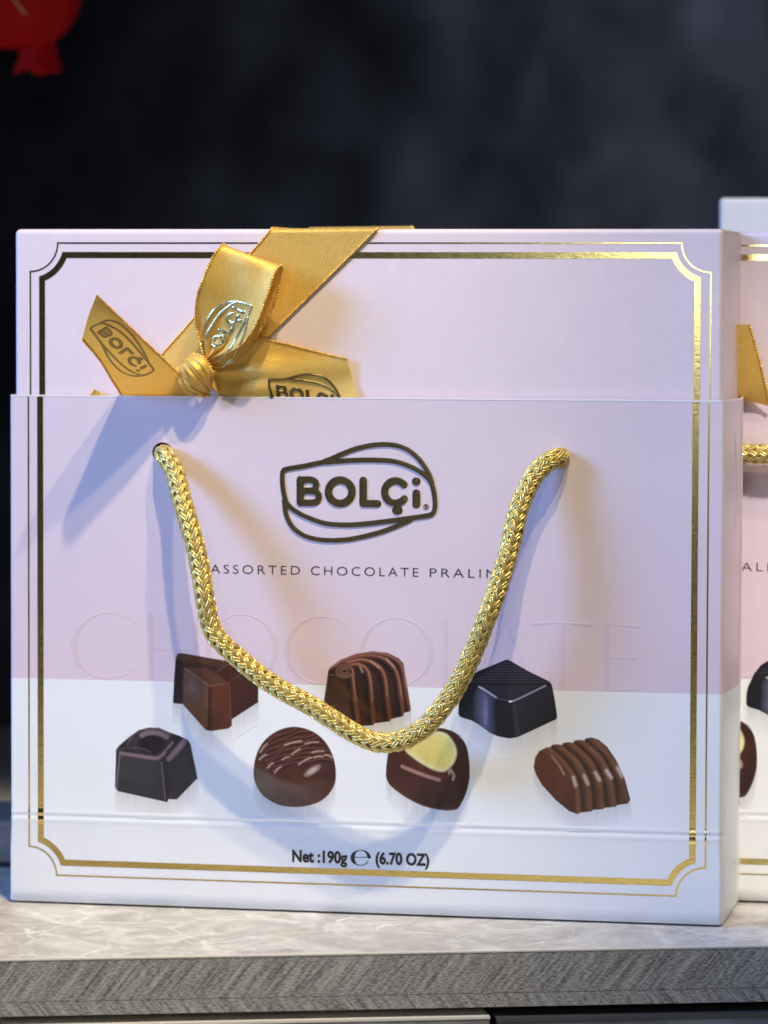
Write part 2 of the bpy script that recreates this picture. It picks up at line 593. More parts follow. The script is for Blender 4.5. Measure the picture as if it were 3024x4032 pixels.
# drawer front and door below
YD = -0.0025
p1 = on_shelf_plane(1927, 4002, YD)
dr = empty('drawer', SH_M)
tag(dr, 'light grey drawer front with cream top edge at the bottom left below the shelf', 'drawer')
zt = p1.z
mb = MB(); mb.box(-0.9, p1.x, YD, 0.022, zt - 0.16, zt - 0.0010)
mb.build('drawer_panel', M_DRAWER, dr, False)
mb = MB(); mb.box(-0.9, p1.x + .0002, YD - .0003, 0.022, zt - 0.0009, zt)
mb.build('edge_strip', M_CREAM, dr, False)
YQ = -0.003
q0 = on_shelf_plane(1958, 4008, YQ)
zt2 = q0.z
cab = empty('cabinet', SH_M)
tag(cab, 'dark slate cabinet under the shelf with a black gap above its door', 'cabinet')
mb = MB(); mb.box(q0.x, 0.9, YQ, 0.022, zt2 - 0.16, zt2 - 0.0018)
mb.build('door', M_DOOR, cab, False)
mb = MB(); mb.box(q0.x - .0002, 0.9, YQ - .0004, 0.022, zt2 - 0.0016, zt2)
mb.build('door_edge', plain('dark_edge', (0.075, 0.075, 0.08, 1), 0.5), cab, False)
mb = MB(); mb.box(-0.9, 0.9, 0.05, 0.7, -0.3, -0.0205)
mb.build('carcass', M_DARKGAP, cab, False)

# backdrop: made-up dark sheet far behind, crumpled so that lamps give dim blotches
nu, nv = 150, 150
V = []
ph = rng.uniform(0, 6.28, 24)
kx = rng.normal(0, 26, 24); kz = rng.normal(0, 20, 24)
for i in range(nu):
    for j in range(nv):
        x = -1.3 + 2.6 * i / (nu - 1); z = -0.9 + 2.4 * j / (nv - 1)
        y = sum(0.0026 * math.sin(kx[k] * x + kz[k] * z + ph[k]) for k in range(24))
        V.append((x, 2.3 + y, z))
mb = MB(); mb.grid(V, nu, nv)
bk = mb.build('backdrop', M_BACK)
tag(bk, kind='structure')

# things behind: white box (right), navy and beige cartons (left edge), red hanging flower
pw = at_depth(2835, 785, 1.72)
wb = MB(); wb.box(0, 0.30, 0, 0.10, 0, pw.z)
o = wb.build('white_box', M_WBOX, None, False)
bevel_obj(o, 0.0015, 2)
o.location = (pw.x, pw.y, 0.0005); o.rotation_euler = (0, 0, -0.1)
tag(o, 'plain white box standing behind the second pink box, out of focus', 'box')
pn = at_depth(20, 3462, 1.60)
nb = MB(); nb.box(-0.13, 0.05, 0, 0.10, 0, pn.z)
o = nb.build('navy_carton', M_NAVY, None, False)
bevel_obj(o, 0.001, 2)
o.location = (pn.x, pn.y, 0.0005)
tag(o, 'low dark navy carton on the shelf behind the left edge of the pink bag', 'carton')
pb = at_depth(20, 3225, 1.62)
nb2 = MB(); nb2.box(-0.12, 0.045, 0, 0.07, 0, pb.z - pn.z - .001)
o = nb2.build('beige_carton', M_BEIGE, None, False)
bevel_obj(o, 0.001, 2)
o.location = (pb.x, pn.y + 0.012, pn.z + 0.001)
tag(o, 'blurred beige carton lying on top of the navy carton', 'carton')

# red ornament: bulging body, waist and frilled skirt
fl = empty('red_flower')
fl.location = at_depth(70, -40, 1.85)
tag(fl, 'red fabric flower with frilled lower lip hanging at the top left corner', 'flower')
s = 1.85 / F_PX
V = []
for i in range(36):
    th = math.pi * i / 35
    for k in range(72):
        a = 2 * math.pi * k / 72
        lob = 1 + 0.05 * abs(math.sin(2.5 * a + .4)) - 0.03 * math.exp(-((a - 4.9) / .08) ** 2)
        rr = 252 * math.sin(th) ** 0.8 * lob
        V.append((rr * math.cos(a) * s, rr * math.sin(a) * s * .75, (250 * math.cos(th) + 18 * math.sin(3 * a) * math.sin(th) + 18) * s))
mb = MB(); mb.grid(V, 36, 72, None, closed_v=True)
mb.build('petals', M_RED, fl)
V = []
for i in range(20):
    t = i / 19
    for k in range(72):
        a = 2 * math.pi * k / 72
        rr = (62 + 26 * t ** 2.2) * (1 + 0.10 * t * math.sin(4 * a + 1))
        V.append(((82 + rr * math.cos(a)) * s, (rr * math.sin(a) * .7 - 20) * s, (-150 - 165 * t + 17 * t * math.sin(3 * a + .3)) * s))
mb = MB(); mb.grid(V, 20, 72, None, closed_v=True)
mb.build('lower_lip', M_RED, fl)
mb = MB()
pts = [(-60, -80), (-30, -25), (-3, 38), (48, 110)]
Q = catmull(pts, 24)
V = []
for x, y in Q:
    for k in range(6):
        a = k * math.pi / 3
        V.append((x * s + 4.5 * s * math.cos(a), (-216 + 10 * (y + 80) / 190) * s + 4.5 * s * math.sin(a), -y * s))
mb.grid(V, 24, 6, None, closed_v=True)
mb.build('gold_string', plain('gold_thread', (0.75, 0.62, 0.25, 1), 0.4), fl)
mb = MB()
V = []
for z in (0.0, 0.4):
    for k in range(6):
        V.append((0.0006 * math.cos(k), 0.0006 * math.sin(k), 260 * s + z))
mb.grid(V, 2, 6, None, closed_v=True)
mb.build('hanging_thread', M_RED, fl)


# ------------------------------------------------------------------ carrier bag
def rrect(hw, depth, r, seg=5, inset=0.0, nside=6, gus=0.0):
    """rounded rectangle loop, front at y=0 (facing -y), back at y=depth; side middle pushed in by gus"""
    pts = []
    a, b = hw - inset, depth - inset
    f = inset

    def corner(cx, cy, a0):
        for k in range(seg):
            t = math.radians(a0 + 90 * k / (seg - 1))
            pts.append((cx + r * math.cos(t), cy + r * math.sin(t)))
    corner(a - r, f + r, -90)
    for k in range(1, nside):
        t = k / nside
        pts.append((a - gus * (1 - abs(2 * t - 1)), f + r + (b - f - 2 * r) * t))
    corner(a - r, b - r, 0)
    corner(-a + r, b - r, 90)
    for k in range(1, nside):
        t = k / nside
        pts.append((-a + gus * (1 - abs(2 * t - 1)), b - r - (b - f - 2 * r) * t))
    corner(-a + r, f + r, 180)
    return pts


bag = empty('carrier_bag', ROOT_M)
tag(bag, 'pink and white card carrier bag with gold rope handle, foremost on the shelf', 'gift bag', 'pink chocolate gift bags')
HC = PL(1450, 3243).z          # crease height
mb = MB()
hs = [0.0, 0.0009, 0.0013, 0.006, 0.014, 0.022, HC - .0042, HC - .0030, HC - .0022, HC - .0014, HC - .0008, HC - .0002, HC + .0004, HC + .0012, HC + .0022, 0.045, 0.07, 0.1, 0.13, 0.16, 0.18, 0.195, H_MOUTH]
bulge = {HC - .0022: .00028, HC - .0014: 0.0, HC - .0008: -.00014, HC - .0002: 0.0, HC + .0004: .00028, HC + .0012: .0001, HC - .0030: .0001}
V = []
for h in hs:
    g = -0.0026 * math.sin(min(1, max(0, (h - HC) / 0.1)) * math.pi / 2) if h > HC else 0.0
    if abs(h - HC) < .003: g = 0.0010
    lp = rrect(W2 + (0.0004 if h < .03 else 0), DEPTH, 0.0016, 5, 0.0, 8, g)
    dn = bulge.get(h, 0.0)
    ins = {0.0: 0.004, 0.0009: 0.0005}.get(h, 0)
    for (x, y) in lp:
        if y < 0.001: y -= dn
        elif abs(x) > W2 - .004: x += math.copysign(dn, x)
        V.append((x * (1 - ins / W2), y + ins, h))
NL = len(lp)
mb.grid(V, len(hs), NL, None, closed_v=True)
nb = len(mb.v)
mb.f = [tuple(reversed(f)) for f in mb.f]
# inner wall, rim and floor
inn = rrect(W2, DEPTH, 0.0012, 5, 0.0007, 8, -0.0026)
out_top = V[-NL:]
rim0 = [(x, y, H_MOUTH) for x, y in inn]
low = [(x, y, 0.004) for x, y in inn]
body_faces = list(mb.f)
mb2 = MB(); mb2.v = list(mb.v); mb2.uv = list(mb.uv); mb2.f = body_faces
mb2.grid(rim0 + low, 2, NL, None, closed_v=True)
mb2.add([(x, y, 0.0001) for x, y in rrect(W2 - .004, DEPTH, .0015, 5, .004, 8)], [tuple(range(NL))])
body = mb2.build('bag_body', M_CARD, bag)
# rim (cut edge)
mb = MB()
mb.grid([(x, y, H_MOUTH + .0001) for x, y, _ in out_top] + [(x, y, z + .0001) for x, y, z in rim0], 2, NL, None, closed_v=True)
mb.grid([(x, y, H_MOUTH - .0004) for x, y, _ in [(a * 1.0004, b - .0001 if b < .001 else b, c) for a, b, c in out_top]] + [(x * 1.0004, y - .0001 if y < .001 else y, H_MOUTH + .0001) for x, y, _ in out_top], 2, NL, None, closed_v=True)
mb.build('cut_rim', M_WHITE_EDGE, bag, False)


def side_map(y, h):
    t = (y - .0016) / (DEPTH - .0032)
    g = -0.0026 * math.sin(min(1, max(0, (h - HC) / 0.1)) * math.pi / 2) if h > HC else 0.0
    return Vector((W2 - g * (1 - abs(2 * t - 1)) + .0001, y, h)), Vector((1, 0, 0))


mb = MB()
for pts, wd in (([(DEPTH * .5, .196), (DEPTH * .5, .12), (DEPTH * .5, .05)], .0009), ([(DEPTH * .5, .052), (DEPTH * .25, HC + .010), (.003, HC + .001)], .0010),
                ([(DEPTH * .5, .052), (DEPTH * .75, HC + .010), (DEPTH - .003, HC + .001)], .0008), ([(.002, HC), (DEPTH * .5, HC + .0004), (DEPTH - .002, HC)], .0012),
                ([(DEPTH * .30, .185), (DEPTH * .36, .165), (DEPTH * .33, .150)], .0008), ([(DEPTH * .62, .180), (DEPTH * .60, .15)], .0008)):
    stroke(mb, pts, wd, side_map, 0.00018, 1.0, False, 24)
mb.build('side_fold', M_CARD, bag)


def panel_map(n, ox=0, oy=0, sc=1.0):
    def f(x, y):
        return PL(ox + x / sc, oy + y / sc, n), Vector((0, -1, 0))
    return f


MPX = 1 / 10270.0       # metres per photo pixel on the panel

# emblem drawing, in units of a 2.212x enlargement with origin at photo (1050,1700)
OUT_MAIN = [(141, 345), (170, 325), (330, 297), (470, 268), (560, 262), (700, 250), (900, 245), (1100, 256), (1250, 302), (1370, 372), (1430, 440), (1455, 520),
            (1465, 600), (1464, 670), (1445, 712), (1400, 730), (1200, 758), (1000, 785), (800, 806), (650, 810), (500, 795), (350, 742), (250, 690), (182, 630), (155, 560), (140, 470), (136, 400)]
EMB = [(OUT_MAIN, 44, True),
       ([(500, 258), (570, 230), (680, 182), (800, 140), (950, 112), (1100, 114), (1220, 152), (1320, 232), (1400, 345), (1440, 440)], 42, False),
       ([(152, 600), (170, 720), (225, 828), (330, 905), (450, 937), (580, 945), (720, 935), (870, 905), (1000, 870), (1120, 825), (1250, 768)], 42, False)]
LET = {'B': [([(292, 418), (292, 617)], 68), ([(292, 417), (380, 417), (418, 430), (432, 462), (418, 500), (380, 514), (300, 514)], 60),
             ([(300, 516), (395, 516), (440, 532), (455, 568), (440, 604), (395, 618), (292, 618)], 60)],
       'O': [(arc(640, 522, 103, 102, 0, 345, 26), 70)],
       'L': [([(840, 425), (840, 624)], 70), ([(840, 624), (966, 626)], 66)],
       'C': [(arc(1122, 524, 96, 98, -40, -322, 26), 66), ([(1138, 625), (1138, 688)], 64), ([(1128, 684), (1148, 684)], 74)],
       'i': [([(1300, 432), (1304, 432)], 74), ([(1303, 536), (1303, 632)], 72)]}


def draw_emblem(mb, mapper, height, scale, letters='BOLCi', reg=True, fat=1.0):
    for pts, wd, cl in EMB:
        stroke(mb, pts, wd * fat, mapper, height, scale, cl)
    for ch in letters:
        for pts, wd in LET[ch]:
            stroke(mb, pts, wd * fat, mapper, height, scale, False, None, len(pts) > 4)
    if reg:
        stroke(mb, arc(1388, 652, 21, 21, 0, 360, 20)[:-1], 5, mapper, height * .5, scale, True, 24)
        stroke(mb, [(1381, 664), (1381, 641)], 5, mapper, height * .5, scale)
        stroke(mb, [(1381, 641), (1391, 641), (1395, 647), (1391, 653), (1381, 653)], 5, mapper, height * .5, scale)
        stroke(mb, [(1388, 653), (1396, 664)], 5, mapper, height * .5, scale)


mb = MB()
PROFILE = PROF_FLAT
draw_emblem(mb, panel_map(0.0, 1050, 1700, 2.212), 0.00055, MPX / 2.212)
PROFILE = PROF_DOME
mb.build('emblem', M_EMBLEM, bag, False)


# foil border lines with notched corners
def strip_mesh(mb, pts, wd, n):
    P = np.asarray(pts, float)
    k = len(P)
    L, R = [], []
    for i in range(k):
        d0 = P[i] - P[i - 1] if i > 0 else P[1] - P[0]
        d1 = P[i + 1] - P[i] if i < k - 1 else P[i] - P[i - 1]
        d0 /= np.linalg.norm(d0); d1 /= np.linalg.norm(d1)
        n0 = np.array([-d0[1], d0[0]]); n1 = np.array([-d1[1], d1[0]])
        m = n0 + n1
        m /= np.linalg.norm(m)
        q = m * (wd / 2) / max(0.45, float(m @ n0))
        L.append(P[i] + q); R.append(P[i] - q)
    nn = n if callable(n) else (lambda h: n)
    V = [(p[0], -nn(p[1]), p[1]) for p in L] + [(p[0], -nn(p[1]), p[1]) for p in R]
    fs = [(i, i + 1, k + i + 1, k + i) for i in range(k - 1)]
    mb.add(V, fs)


def PU(px, py, n=0):
    v = PL(px, py, n)
    return np.array([v.x, v.z])


def notch(c, r, x_line, h_line, sx, sh):
    """quarter circle about corner c from the vertical line x_line to the horizontal line h_line"""
    dx, dh = abs(x_line - c[0]), abs(h_line - c[1])
    a0 = math.asin(min(1, dx / r)); a1 = math.acos(min(1, dh / r))
    out = []
    for k in range(15):
        a = a0 + (a1 - a0) * k / 14
        out.append((c[0] + sx * r * math.sin(a), c[1] + sh * r * math.cos(a)))
    return out


XL_T, XR_T = PU(113, 2200)[0], PU(2787, 2200)[0]
XL_K, XR_K = PU(159, 2200)[0], PU(2735, 2200)[0]
nB = -0.003
HT_T, HT_K = PU(1450, 957, nB)[1], PU(1450, 1005, nB)[1]
HB_T, HB_K = PU(1450, 3487)[1], PU(1450, 3436)[1]
R_T, R_K = 0.0111, 0.0146


def frame_top(x0, x1, ht, r, c0, c1, hlow):
    return [(x0, hlow)] + notch(c0, r, x0, ht, 1, -1) + notch(c1, r, x1, ht, -1, -1)[::-1] + [(x1, hlow)]


gift = empty('gift_box', ROOT_M)
tag(gift, 'pink chocolate box with gold satin bow, standing inside the foremost carrier bag', 'gift box', 'pink chocolate boxes with bows')
cT0, cT1 = (XL_T, HT_T), (XR_T, HT_T)
mb = MB()
nt_ = 0.003 - 0.00007
strip_mesh(mb, frame_top(XL_T, XR_T, HT_T, R_T, cT0, cT1, 0.15), 0.00062, -nt_)
mb.build('thin_gold_line', M_FOIL, gift, False)
mb = MB()
strip_mesh(mb, frame_top(XL_K, XR_K, HT_K, R_K, cT0, cT1, 0.15), 0.0024, -nt_)
mb.build('thick_gold_line', M_FOIL, gift, False)
cB0, cB1 = (XL_T, HB_T), (XR_T, HB_T)


def crease_n(h):
    ks = sorted(hs)
    return float(np.interp(h, ks, [bulge.get(k, 0.0) for k in ks])) + 0.00008


def frame_bot(x0, x1, hb, r, c0, c1):
    a = notch(c0, r, x0, hb, 1, 1)
    bq = notch(c1, r, x1, hb, -1, 1)[::-1]
    vert = [h for h in np.linspace(H_MOUTH, HC + .003, 4)] + sorted([h for h in hs if abs(h - HC) < .005], reverse=True)
    vert = [h for h in vert if h > a[0][1] + .0004]
    return [(x0, h) for h in vert] + a + bq + [(x1, h) for h in vert[::-1]]


mb = MB(); strip_mesh(mb, frame_bot(XL_T, XR_T, HB_T, R_T, cB0, cB1), 0.00062, crease_n)
mb.build('thin_gold_line', M_FOIL, bag, False)
mb = MB(); strip_mesh(mb, frame_bot(XL_K, XR_K, HB_K, R_K, cB0, cB1), 0.0024, crease_n)
mb.build('thick_gold_line', M_FOIL, bag, False)


# printed text
def text_part(name, txt, p0, p1, cap_px, mat, parent, offset=0.0, spacing=1.0, n=0.00012):
    cu = bpy.data.curves.new('txt', 'FONT')
    cu.body = txt
    cu.size = 1.0
    cu.offset = offset
    cu.space_character = spacing
    cu.resolution_u = 4
    t = bpy.data.objects.new('txt', cu)
    COL.objects.link(t)
    dg = bpy.context.evaluated_depsgraph_get()
    dg.update()
    me = bpy.data.meshes.new_from_object(t.evaluated_get(dg))
    if txt == 'CHOCOLATE': print('CAP', max(v.co.y for v in me.vertices))
    bpy.data.objects.remove(t)
    xs = [v.co.x for v in me.vertices]
    x0, x1 = min(xs), max(xs)
    p0, p1 = np.array(p0, float), np.array(p1, float)
    ax = (p1 - p0) / (x1 - x0)
    up = np.array([0.0, -1.0]) * cap_px / CAP_H
    vs = []
    for v in me.vertices:
        q = p0 + ax * (v.co.x - x0) + up * v.co.y
        vs.append(PL(q[0], q[1], n))
    fs = [tuple(p.vertices) for p in me.polygons]
    bpy.data.meshes.remove(me)
    o = obj(name, vs, fs, mat, parent, None, False)
    return o


CAP_H = 0.727
for word, xa, xb in (('ASSORTED', 829, 1181), ('CHOCOLATE', 1224, 1647), ('PRALINE', 1692, 2003)):
    text_part('printed_caption', word, (xa, 2257 + (xa - 829) * .0173), (xb, 2257 + (xb - 829) * .0173), 37, M_INK_THIN, bag, -0.010, 1.35)
text_part('weight_text', 'Net :190g', (1150, 3392), (1367, 3399), 47, M_INK, bag, 0.036, 1.0)
text_part('weight_text', '(6.70 OZ)', (1478, 3401), (1690, 3408), 47, M_INK, bag, 0.036, 1.0)
mb = MB()
Emap = panel_map(0.0, 1100, 3300, 2.552)
stroke(mb, [(903, 190)] + arc(818, 198, 82, 76, -15, -330, 40), [38, 34, 16, 8, 8, 18, 40, 46, 40, 18, 9, 9, 10, 10], Emap, 0.00015, MPX / 2.552, False, 60)
stroke(mb, [(745, 193), (900, 193)], 8, Emap, 0.00015, MPX / 2.552)
mb.build('estimated_sign', M_INK, bag)

# large embossed word, clear varnish: stroke letters with thick and thin parts
mb = MB()
PROFILE = PROF_FLAT
Vm = panel_map(0.0)


def vs(pts, wd, sm=True):
    stroke(mb, pts, wd, Vm, 0.00005, MPX, False, None, sm)


def lettC(x0, x1, yt, yb):
    cx, cy, rx, ry = x0 + 138, (yt + yb) / 2, 138, (yb - yt) / 2
    vs(arc(cx, cy, rx, ry, -38, -322, 40), [4, 4, 5, 10, 22, 26, 22, 10, 5, 4, 4])


def lettO(x0, x1, yt, yb):
    cx, cy, rx, ry = (x0 + x1) / 2, (yt + yb) / 2, (x1 - x0) / 2 - 10, (yb - yt) / 2
    vs(arc(cx, cy, rx, ry, 90, 448, 60), [4, 8, 20, 26, 20, 8, 4, 8, 20, 26, 20, 8, 4])


lettC(292, 517, 2413, 2672)
for a in ([(592, 2426), (592, 2664)], [(769, 2430), (769, 2669)], ):
    vs(a, 24, False)
vs([(605, 2556), (757, 2559)], 5, False)
lettO(807, 1094, 2420, 2686)
lettC(1130, 1367, 2428, 2693)
lettO(1413, 1706, 2434, 2700)
vs([(1751, 2448), (1751, 2694)], 26, False)
vs([(1764, 2700), (1860, 2700)], [5, 12], False)
vs([(1880, 2720), (1984, 2450)], 6, False)
vs([(1992, 2458), (2086, 2702)], 26, False)
vs([(1925, 2620), (2040, 2623)], 5, False)
vs([(2211, 2468), (2211, 2705)], 28, False)
vs([(2095, 2456), (2211, 2451), (2327, 2462)], [18, 5, 18], False)
vs([(2387, 2470), (2387, 2708)], 28, False)
for y, x1, dy in ((2458, 2514, 10), (2590, 2504, 2), (2717, 2516, -3)):
    vs([(2400, y), (x1, y + dy)], [5, 6, 16], False)
mb.build('embossed_lettering', M_VARN, bag)
PROFILE = PROF_DOME


# ------------------------------------------------------------------ printed pralines (ink pictures on the card)
class Paint:
    """tiny software painter over a patch of the panel, in photo pixels"""

    def __init__(s, x0, y0, x1, y1, step, ox, oy, sc):
        s.x0, s.y0, s.step = x0, y0, step
        s.nx, s.ny = int((x1 - x0) / step) + 1, int((y1 - y0) / step) + 1
        X, Y = np.meshgrid(x0 + np.arange(s.nx) * step, y0 + np.arange(s.ny) * step)
        s.px, s.py = X, Y
        s.X, s.Y = (X - ox) * sc, (Y - oy) * sc     # drawing units
        s.img = np.zeros(X.shape + (3,))
        s.sil = np.zeros(X.shape)
        s.sc = sc

    def lin(s, c):
        return np.array([s2l(v) for v in c])

    def mask(s, poly, soft=None, closed_smooth=False):
        soft = soft or 1.2 * s.step * s.sc
        P = np.asarray(catmull(poly, len(poly) * 6, True) if closed_smooth else poly, float)
        inside = np.zeros(s.X.shape, bool)
        dist = np.full(s.X.shape, 1e9)
        n = len(P)
        for i in range(n):
            a, b = P[i], P[(i + 1) % n]
            if a[1] != b[1]:
                c = ((a[1] > s.Y) != (b[1] > s.Y)) & (s.X < (b[0] - a[0]) * (s.Y - a[1]) / (b[1] - a[1]) + a[0])
                inside ^= c
            d = b - a
            t = np.clip(((s.X - a[0]) * d[0] + (s.Y - a[1]) * d[1]) / max(d @ d, 1e-9), 0, 1)
            dist = np.minimum(dist, np.hypot(s.X - a[0] - t * d[0], s.Y - a[1] - t * d[1]))
        sd = np.where(inside, dist, -dist)
        return np.clip(sd / soft + 0.5, 0, 1)

    def put(s, m, c):
        m = m[..., None]
        s.img = s.img * (1 - m) + c * m

    def silhouette(s, poly, c, smooth=False):
        s.sil = s.mask(poly, None, smooth)
        s.put(np.ones(s.X.shape), s.lin(c))

    def fill(s, poly, c, soft=None, alpha=1.0, smooth=False, c2=None, p=None, q=None):
        m = s.mask(poly, soft, smooth) * alpha
        if c2 is None:
            col = s.lin(c)
        else:
            p, q = np.array(p, float), np.array(q, float)
            d = q - p
            t = np.clip(((s.X - p[0]) * d[0] + (s.Y - p[1]) * d[1]) / (d @ d), 0, 1)[..., None]
            col = s.lin(c) * (1 - t) + s.lin(c2) * t
        s.put(m, col)

    def line(s, pts, wd, c, alpha=1.0, soft=None, smooth=True):
        soft = soft or max(1.2 * s.step * s.sc, wd * 0.35)
        P = catmull(pts, max(len(pts) * 8, 12)) if smooth and len(pts) > 2 else np.asarray(pts, float)
        dist = np.full(s.X.shape, 1e9)
        n = len(P)
        tt = np.zeros(s.X.shape)
        for i in range(n - 1):
            a, b = P[i], P[i + 1]
            d = b - a
            t = np.clip(((s.X - a[0]) * d[0] + (s.Y - a[1]) * d[1]) / max(d @ d, 1e-9), 0, 1)
            dd = np.hypot(s.X - a[0] - t * d[0], s.Y - a[1] - t * d[1])
            dist = np.minimum(dist, dd)
        s.put(np.clip((wd / 2 - dist) / soft + 0.5, 0, 1) * alpha, s.lin(c))

    def dot(s, cx, cy, rx, ry, c, alpha=1.0, soft=0.5, rot=0.0):
        a = math.radians(rot)
        x, y = s.X - cx, s.Y - cy
        u, v = x * math.cos(a) + y * math.sin(a), -x * math.sin(a) + y * math.cos(a)
        r = np.hypot(u / rx, v / ry)
        s.put(np.clip((1 - r) / soft, 0, 1) * alpha, s.lin(c))

    def finish(s, name, parent, refl=85, grain=0.05):
        g = rng.normal(0, 1, s.X.shape)
        g = (g + np.roll(g, 1, 0) + np.roll(g, 1, 1)) / 1.7
        big_ = np.zeros(s.X.shape)
        for _ in range(14):
            a, bq, c_ = rng.normal(0, .028), rng.normal(0, .028), rng.uniform(0, 6.28)
            big_ += np.sin(a * s.X + bq * s.Y + c_)
        s.img *= np.clip(1 + grain * g + 0.022 * big_, .6, 1.5)[..., None]
        k3 = np.pad(s.img, ((1, 1), (1, 1), (0, 0)), 'edge')
        s.img = 0.64 * s.img + 0.09 * (k3[:-2, 1:-1] + k3[2:, 1:-1] + k3[1:-1, :-2] + k3[1:-1, 2:])
        h = np.array([[PL(s.px[j, i], s.py[j, i]).z for i in (0, s.nx - 1)] for j in range(s.ny)])
        H = h[:, :1] + (h[:, 1:] - h[:, :1]) * np.linspace(0, 1, s.nx)[None]
        t = np.clip((H / 0.27 - 0.32) / 0.30, 0, 1)[..., None]
        pk = np.array(PINK_B[:3]) * (1 - t) + np.array(PINK_T[:3]) * t
        bg = np.where((H > H_SPLIT)[..., None], pk, np.array(WHITE[:3]))
        # printed mirror image in the glossy table of the picture
        rows = np.arange(s.ny)[:, None]
        m = s.sil > 0.5
        bot = np.where(m.any(0), s.ny - 1 - np.argmax(m[::-1], 0), -1)
        R = refl / s.step
        al = np.zeros(s.X.shape)
        st = np.convolve(rng.uniform(0.45, 1.0, s.nx + 6), np.ones(4) / 4, 'same')[3:3 + s.nx]
        rc = bg.copy()
        for i in range(s.nx):
            if bot[i] < 0: continue
            dy = rows[:, 0] - bot[i]
            ok = (dy > 0) & (dy < R * 1.1)
            al[ok, i] = 0.42 * st[i] * np.clip(1 - dy[ok] / R, 0, 1) ** 0.8
            src = np.clip(bot[i] - dy[ok], 0, s.ny - 1)
            rc[ok, i] = s.img[src, i] * 0.5 + np.array([0.36, 0.31, 0.31]) * 0.5
        out = bg * (1 - al[..., None]) + rc * al[..., None]
        sm = s.sil[..., None]
        out = out * (1 - sm) + s.img * sm
        cov = (s.sil > 0.01) | (al > 0.004)
        idx = -np.ones(s.X.shape, int)
        need = np.zeros(s.X.shape, bool)
        cell = cov[:-1, :-1] | cov[1:, :-1] | cov[:-1, 1:] | cov[1:, 1:]
        need[:-1, :-1] |= cell; need[1:, :-1] |= cell; need[:-1, 1:] |= cell; need[1:, 1:] |= cell
        jj, ii = np.nonzero(need)
        idx[jj, ii] = np.arange(len(jj))
        vs_ = [PL(s.px[j, i], s.py[j, i], 0.00006) for j, i in zip(jj, ii)]
        cj, ci = np.nonzero(cell)
        fs = list(zip(idx[cj, ci].tolist(), idx[cj + 1, ci].tolist(), idx[cj + 1, ci + 1].tolist(), idx[cj, ci + 1].tolist()))
        o = obj(name, vs_, fs, M_PRINT, parent, None, False)
        ca_ = o.data.color_attributes.new('ink', 'FLOAT_COLOR', 'POINT')
        cc = np.ones((len(jj), 4), np.float32)
        cc[:, :3] = out[jj, ii]
        ca_.data.foreach_set('color', cc.ravel())
        return o


M_PRINT, nt, b = new_mat('printed_ink')
at = node(nt, 'ShaderNodeAttribute', attribute_name='ink')
tc = node(nt, 'ShaderNodeTexCoord')
nz = noise(nt, mapping(nt, tc.outputs['Object'], (30, 30, 30)), 1.0, 5, 0.6)
nt.links.new(mixc(nt, 1.0, at.outputs['Color'], ramp(nt, nz, [(0.3, (0.965, 0.965, 0.965, 1)), (0.7, (1, 1, 1, 1))]), 'MULTIPLY'), b.inputs['Base Color'])
fine = noise(nt, mapping(nt, tc.outputs['Object'], (900, 900, 900)), 1.0, 2, 0.5)
big = noise(nt, mapping(nt, tc.outputs['Object'], (14, 14, 9)), 1.0, 2, 0.5)
bump(nt, b, math_n(nt, 'ADD', math_n(nt, 'MULTIPLY', fine, 0.025), big), 0.2, 0.004)
b.inputs['Roughness'].default_value = 0.42
b.inputs['Specular IOR Level'].default_value = 0.35

SA, ZA = 1.8433, (400, 2500)
ZB, ZC = (1200, 2500), (1700, 2500)
STEP = 2.0


def praline(label, box, z):
    return Paint(box[0], box[1], box[2], box[3], STEP, z[0], z[1], SA), label


prints = []
# 1 dark square cup
P, lb = praline('dark square praline picture with domed top', (440, 2850, 790, 3225), ZA)
P.silhouette([(105, 832), (130, 800), (200, 740), (270, 690), (340, 672), (420, 675), (500, 710), (560, 730), (625, 760), (645, 790), (697, 1040), (545, 1195), (487, 1192), (476, 1215), (120, 1135), (97, 1105)], (44, 37, 41))
P.fill([(128, 850), (440, 912), (470, 1212), (121, 1132)], (60, 56, 58), c2=(50, 47, 50), p=(140, 860), q=(400, 1200))
P.fill([(484, 905), (636, 790), (694, 1036), (543, 1192), (492, 1190)], (50, 46, 50))
P.dot(355, 790, 150, 105, (58, 47, 52), 1, .2)
P.dot(362, 800, 118, 78, (30, 24, 28), 1, .25)
P.line([(190, 800), (205, 760), (260, 705), (340, 682), (430, 688), (500, 725)], 16, (92, 76, 82), .8)
P.line([(292, 728), (340, 710), (410, 712), (472, 740)], 34, (132, 112, 118), .95)
P.line([(140, 858), (280, 880), (390, 895), (430, 880), (480, 830), (515, 785)], 24, (128, 107, 113), .95)
P.line([(120, 835), (200, 820), (290, 825), (350, 850)], 12, (84, 68, 74), .8)
P.line([(488, 900), (545, 838), (600, 775)], 38, (126, 106, 113), .95, smooth=False)
P.line([(470, 850), (520, 800), (560, 745)], 14, (28, 22, 26), .9)
P.line([(133, 850), (118, 1000), (110, 1110)], 9, (128, 112, 113), .9)
P.line([(437, 930), (462, 1195)], 6, (118, 106, 108), .9)
P.line([(640, 800), (690, 1030)], 8, (78, 68, 72), .7)
P.line([(118, 1128), (470, 1206)], 8, (38, 34, 36), .8)
prints.append((P, lb))
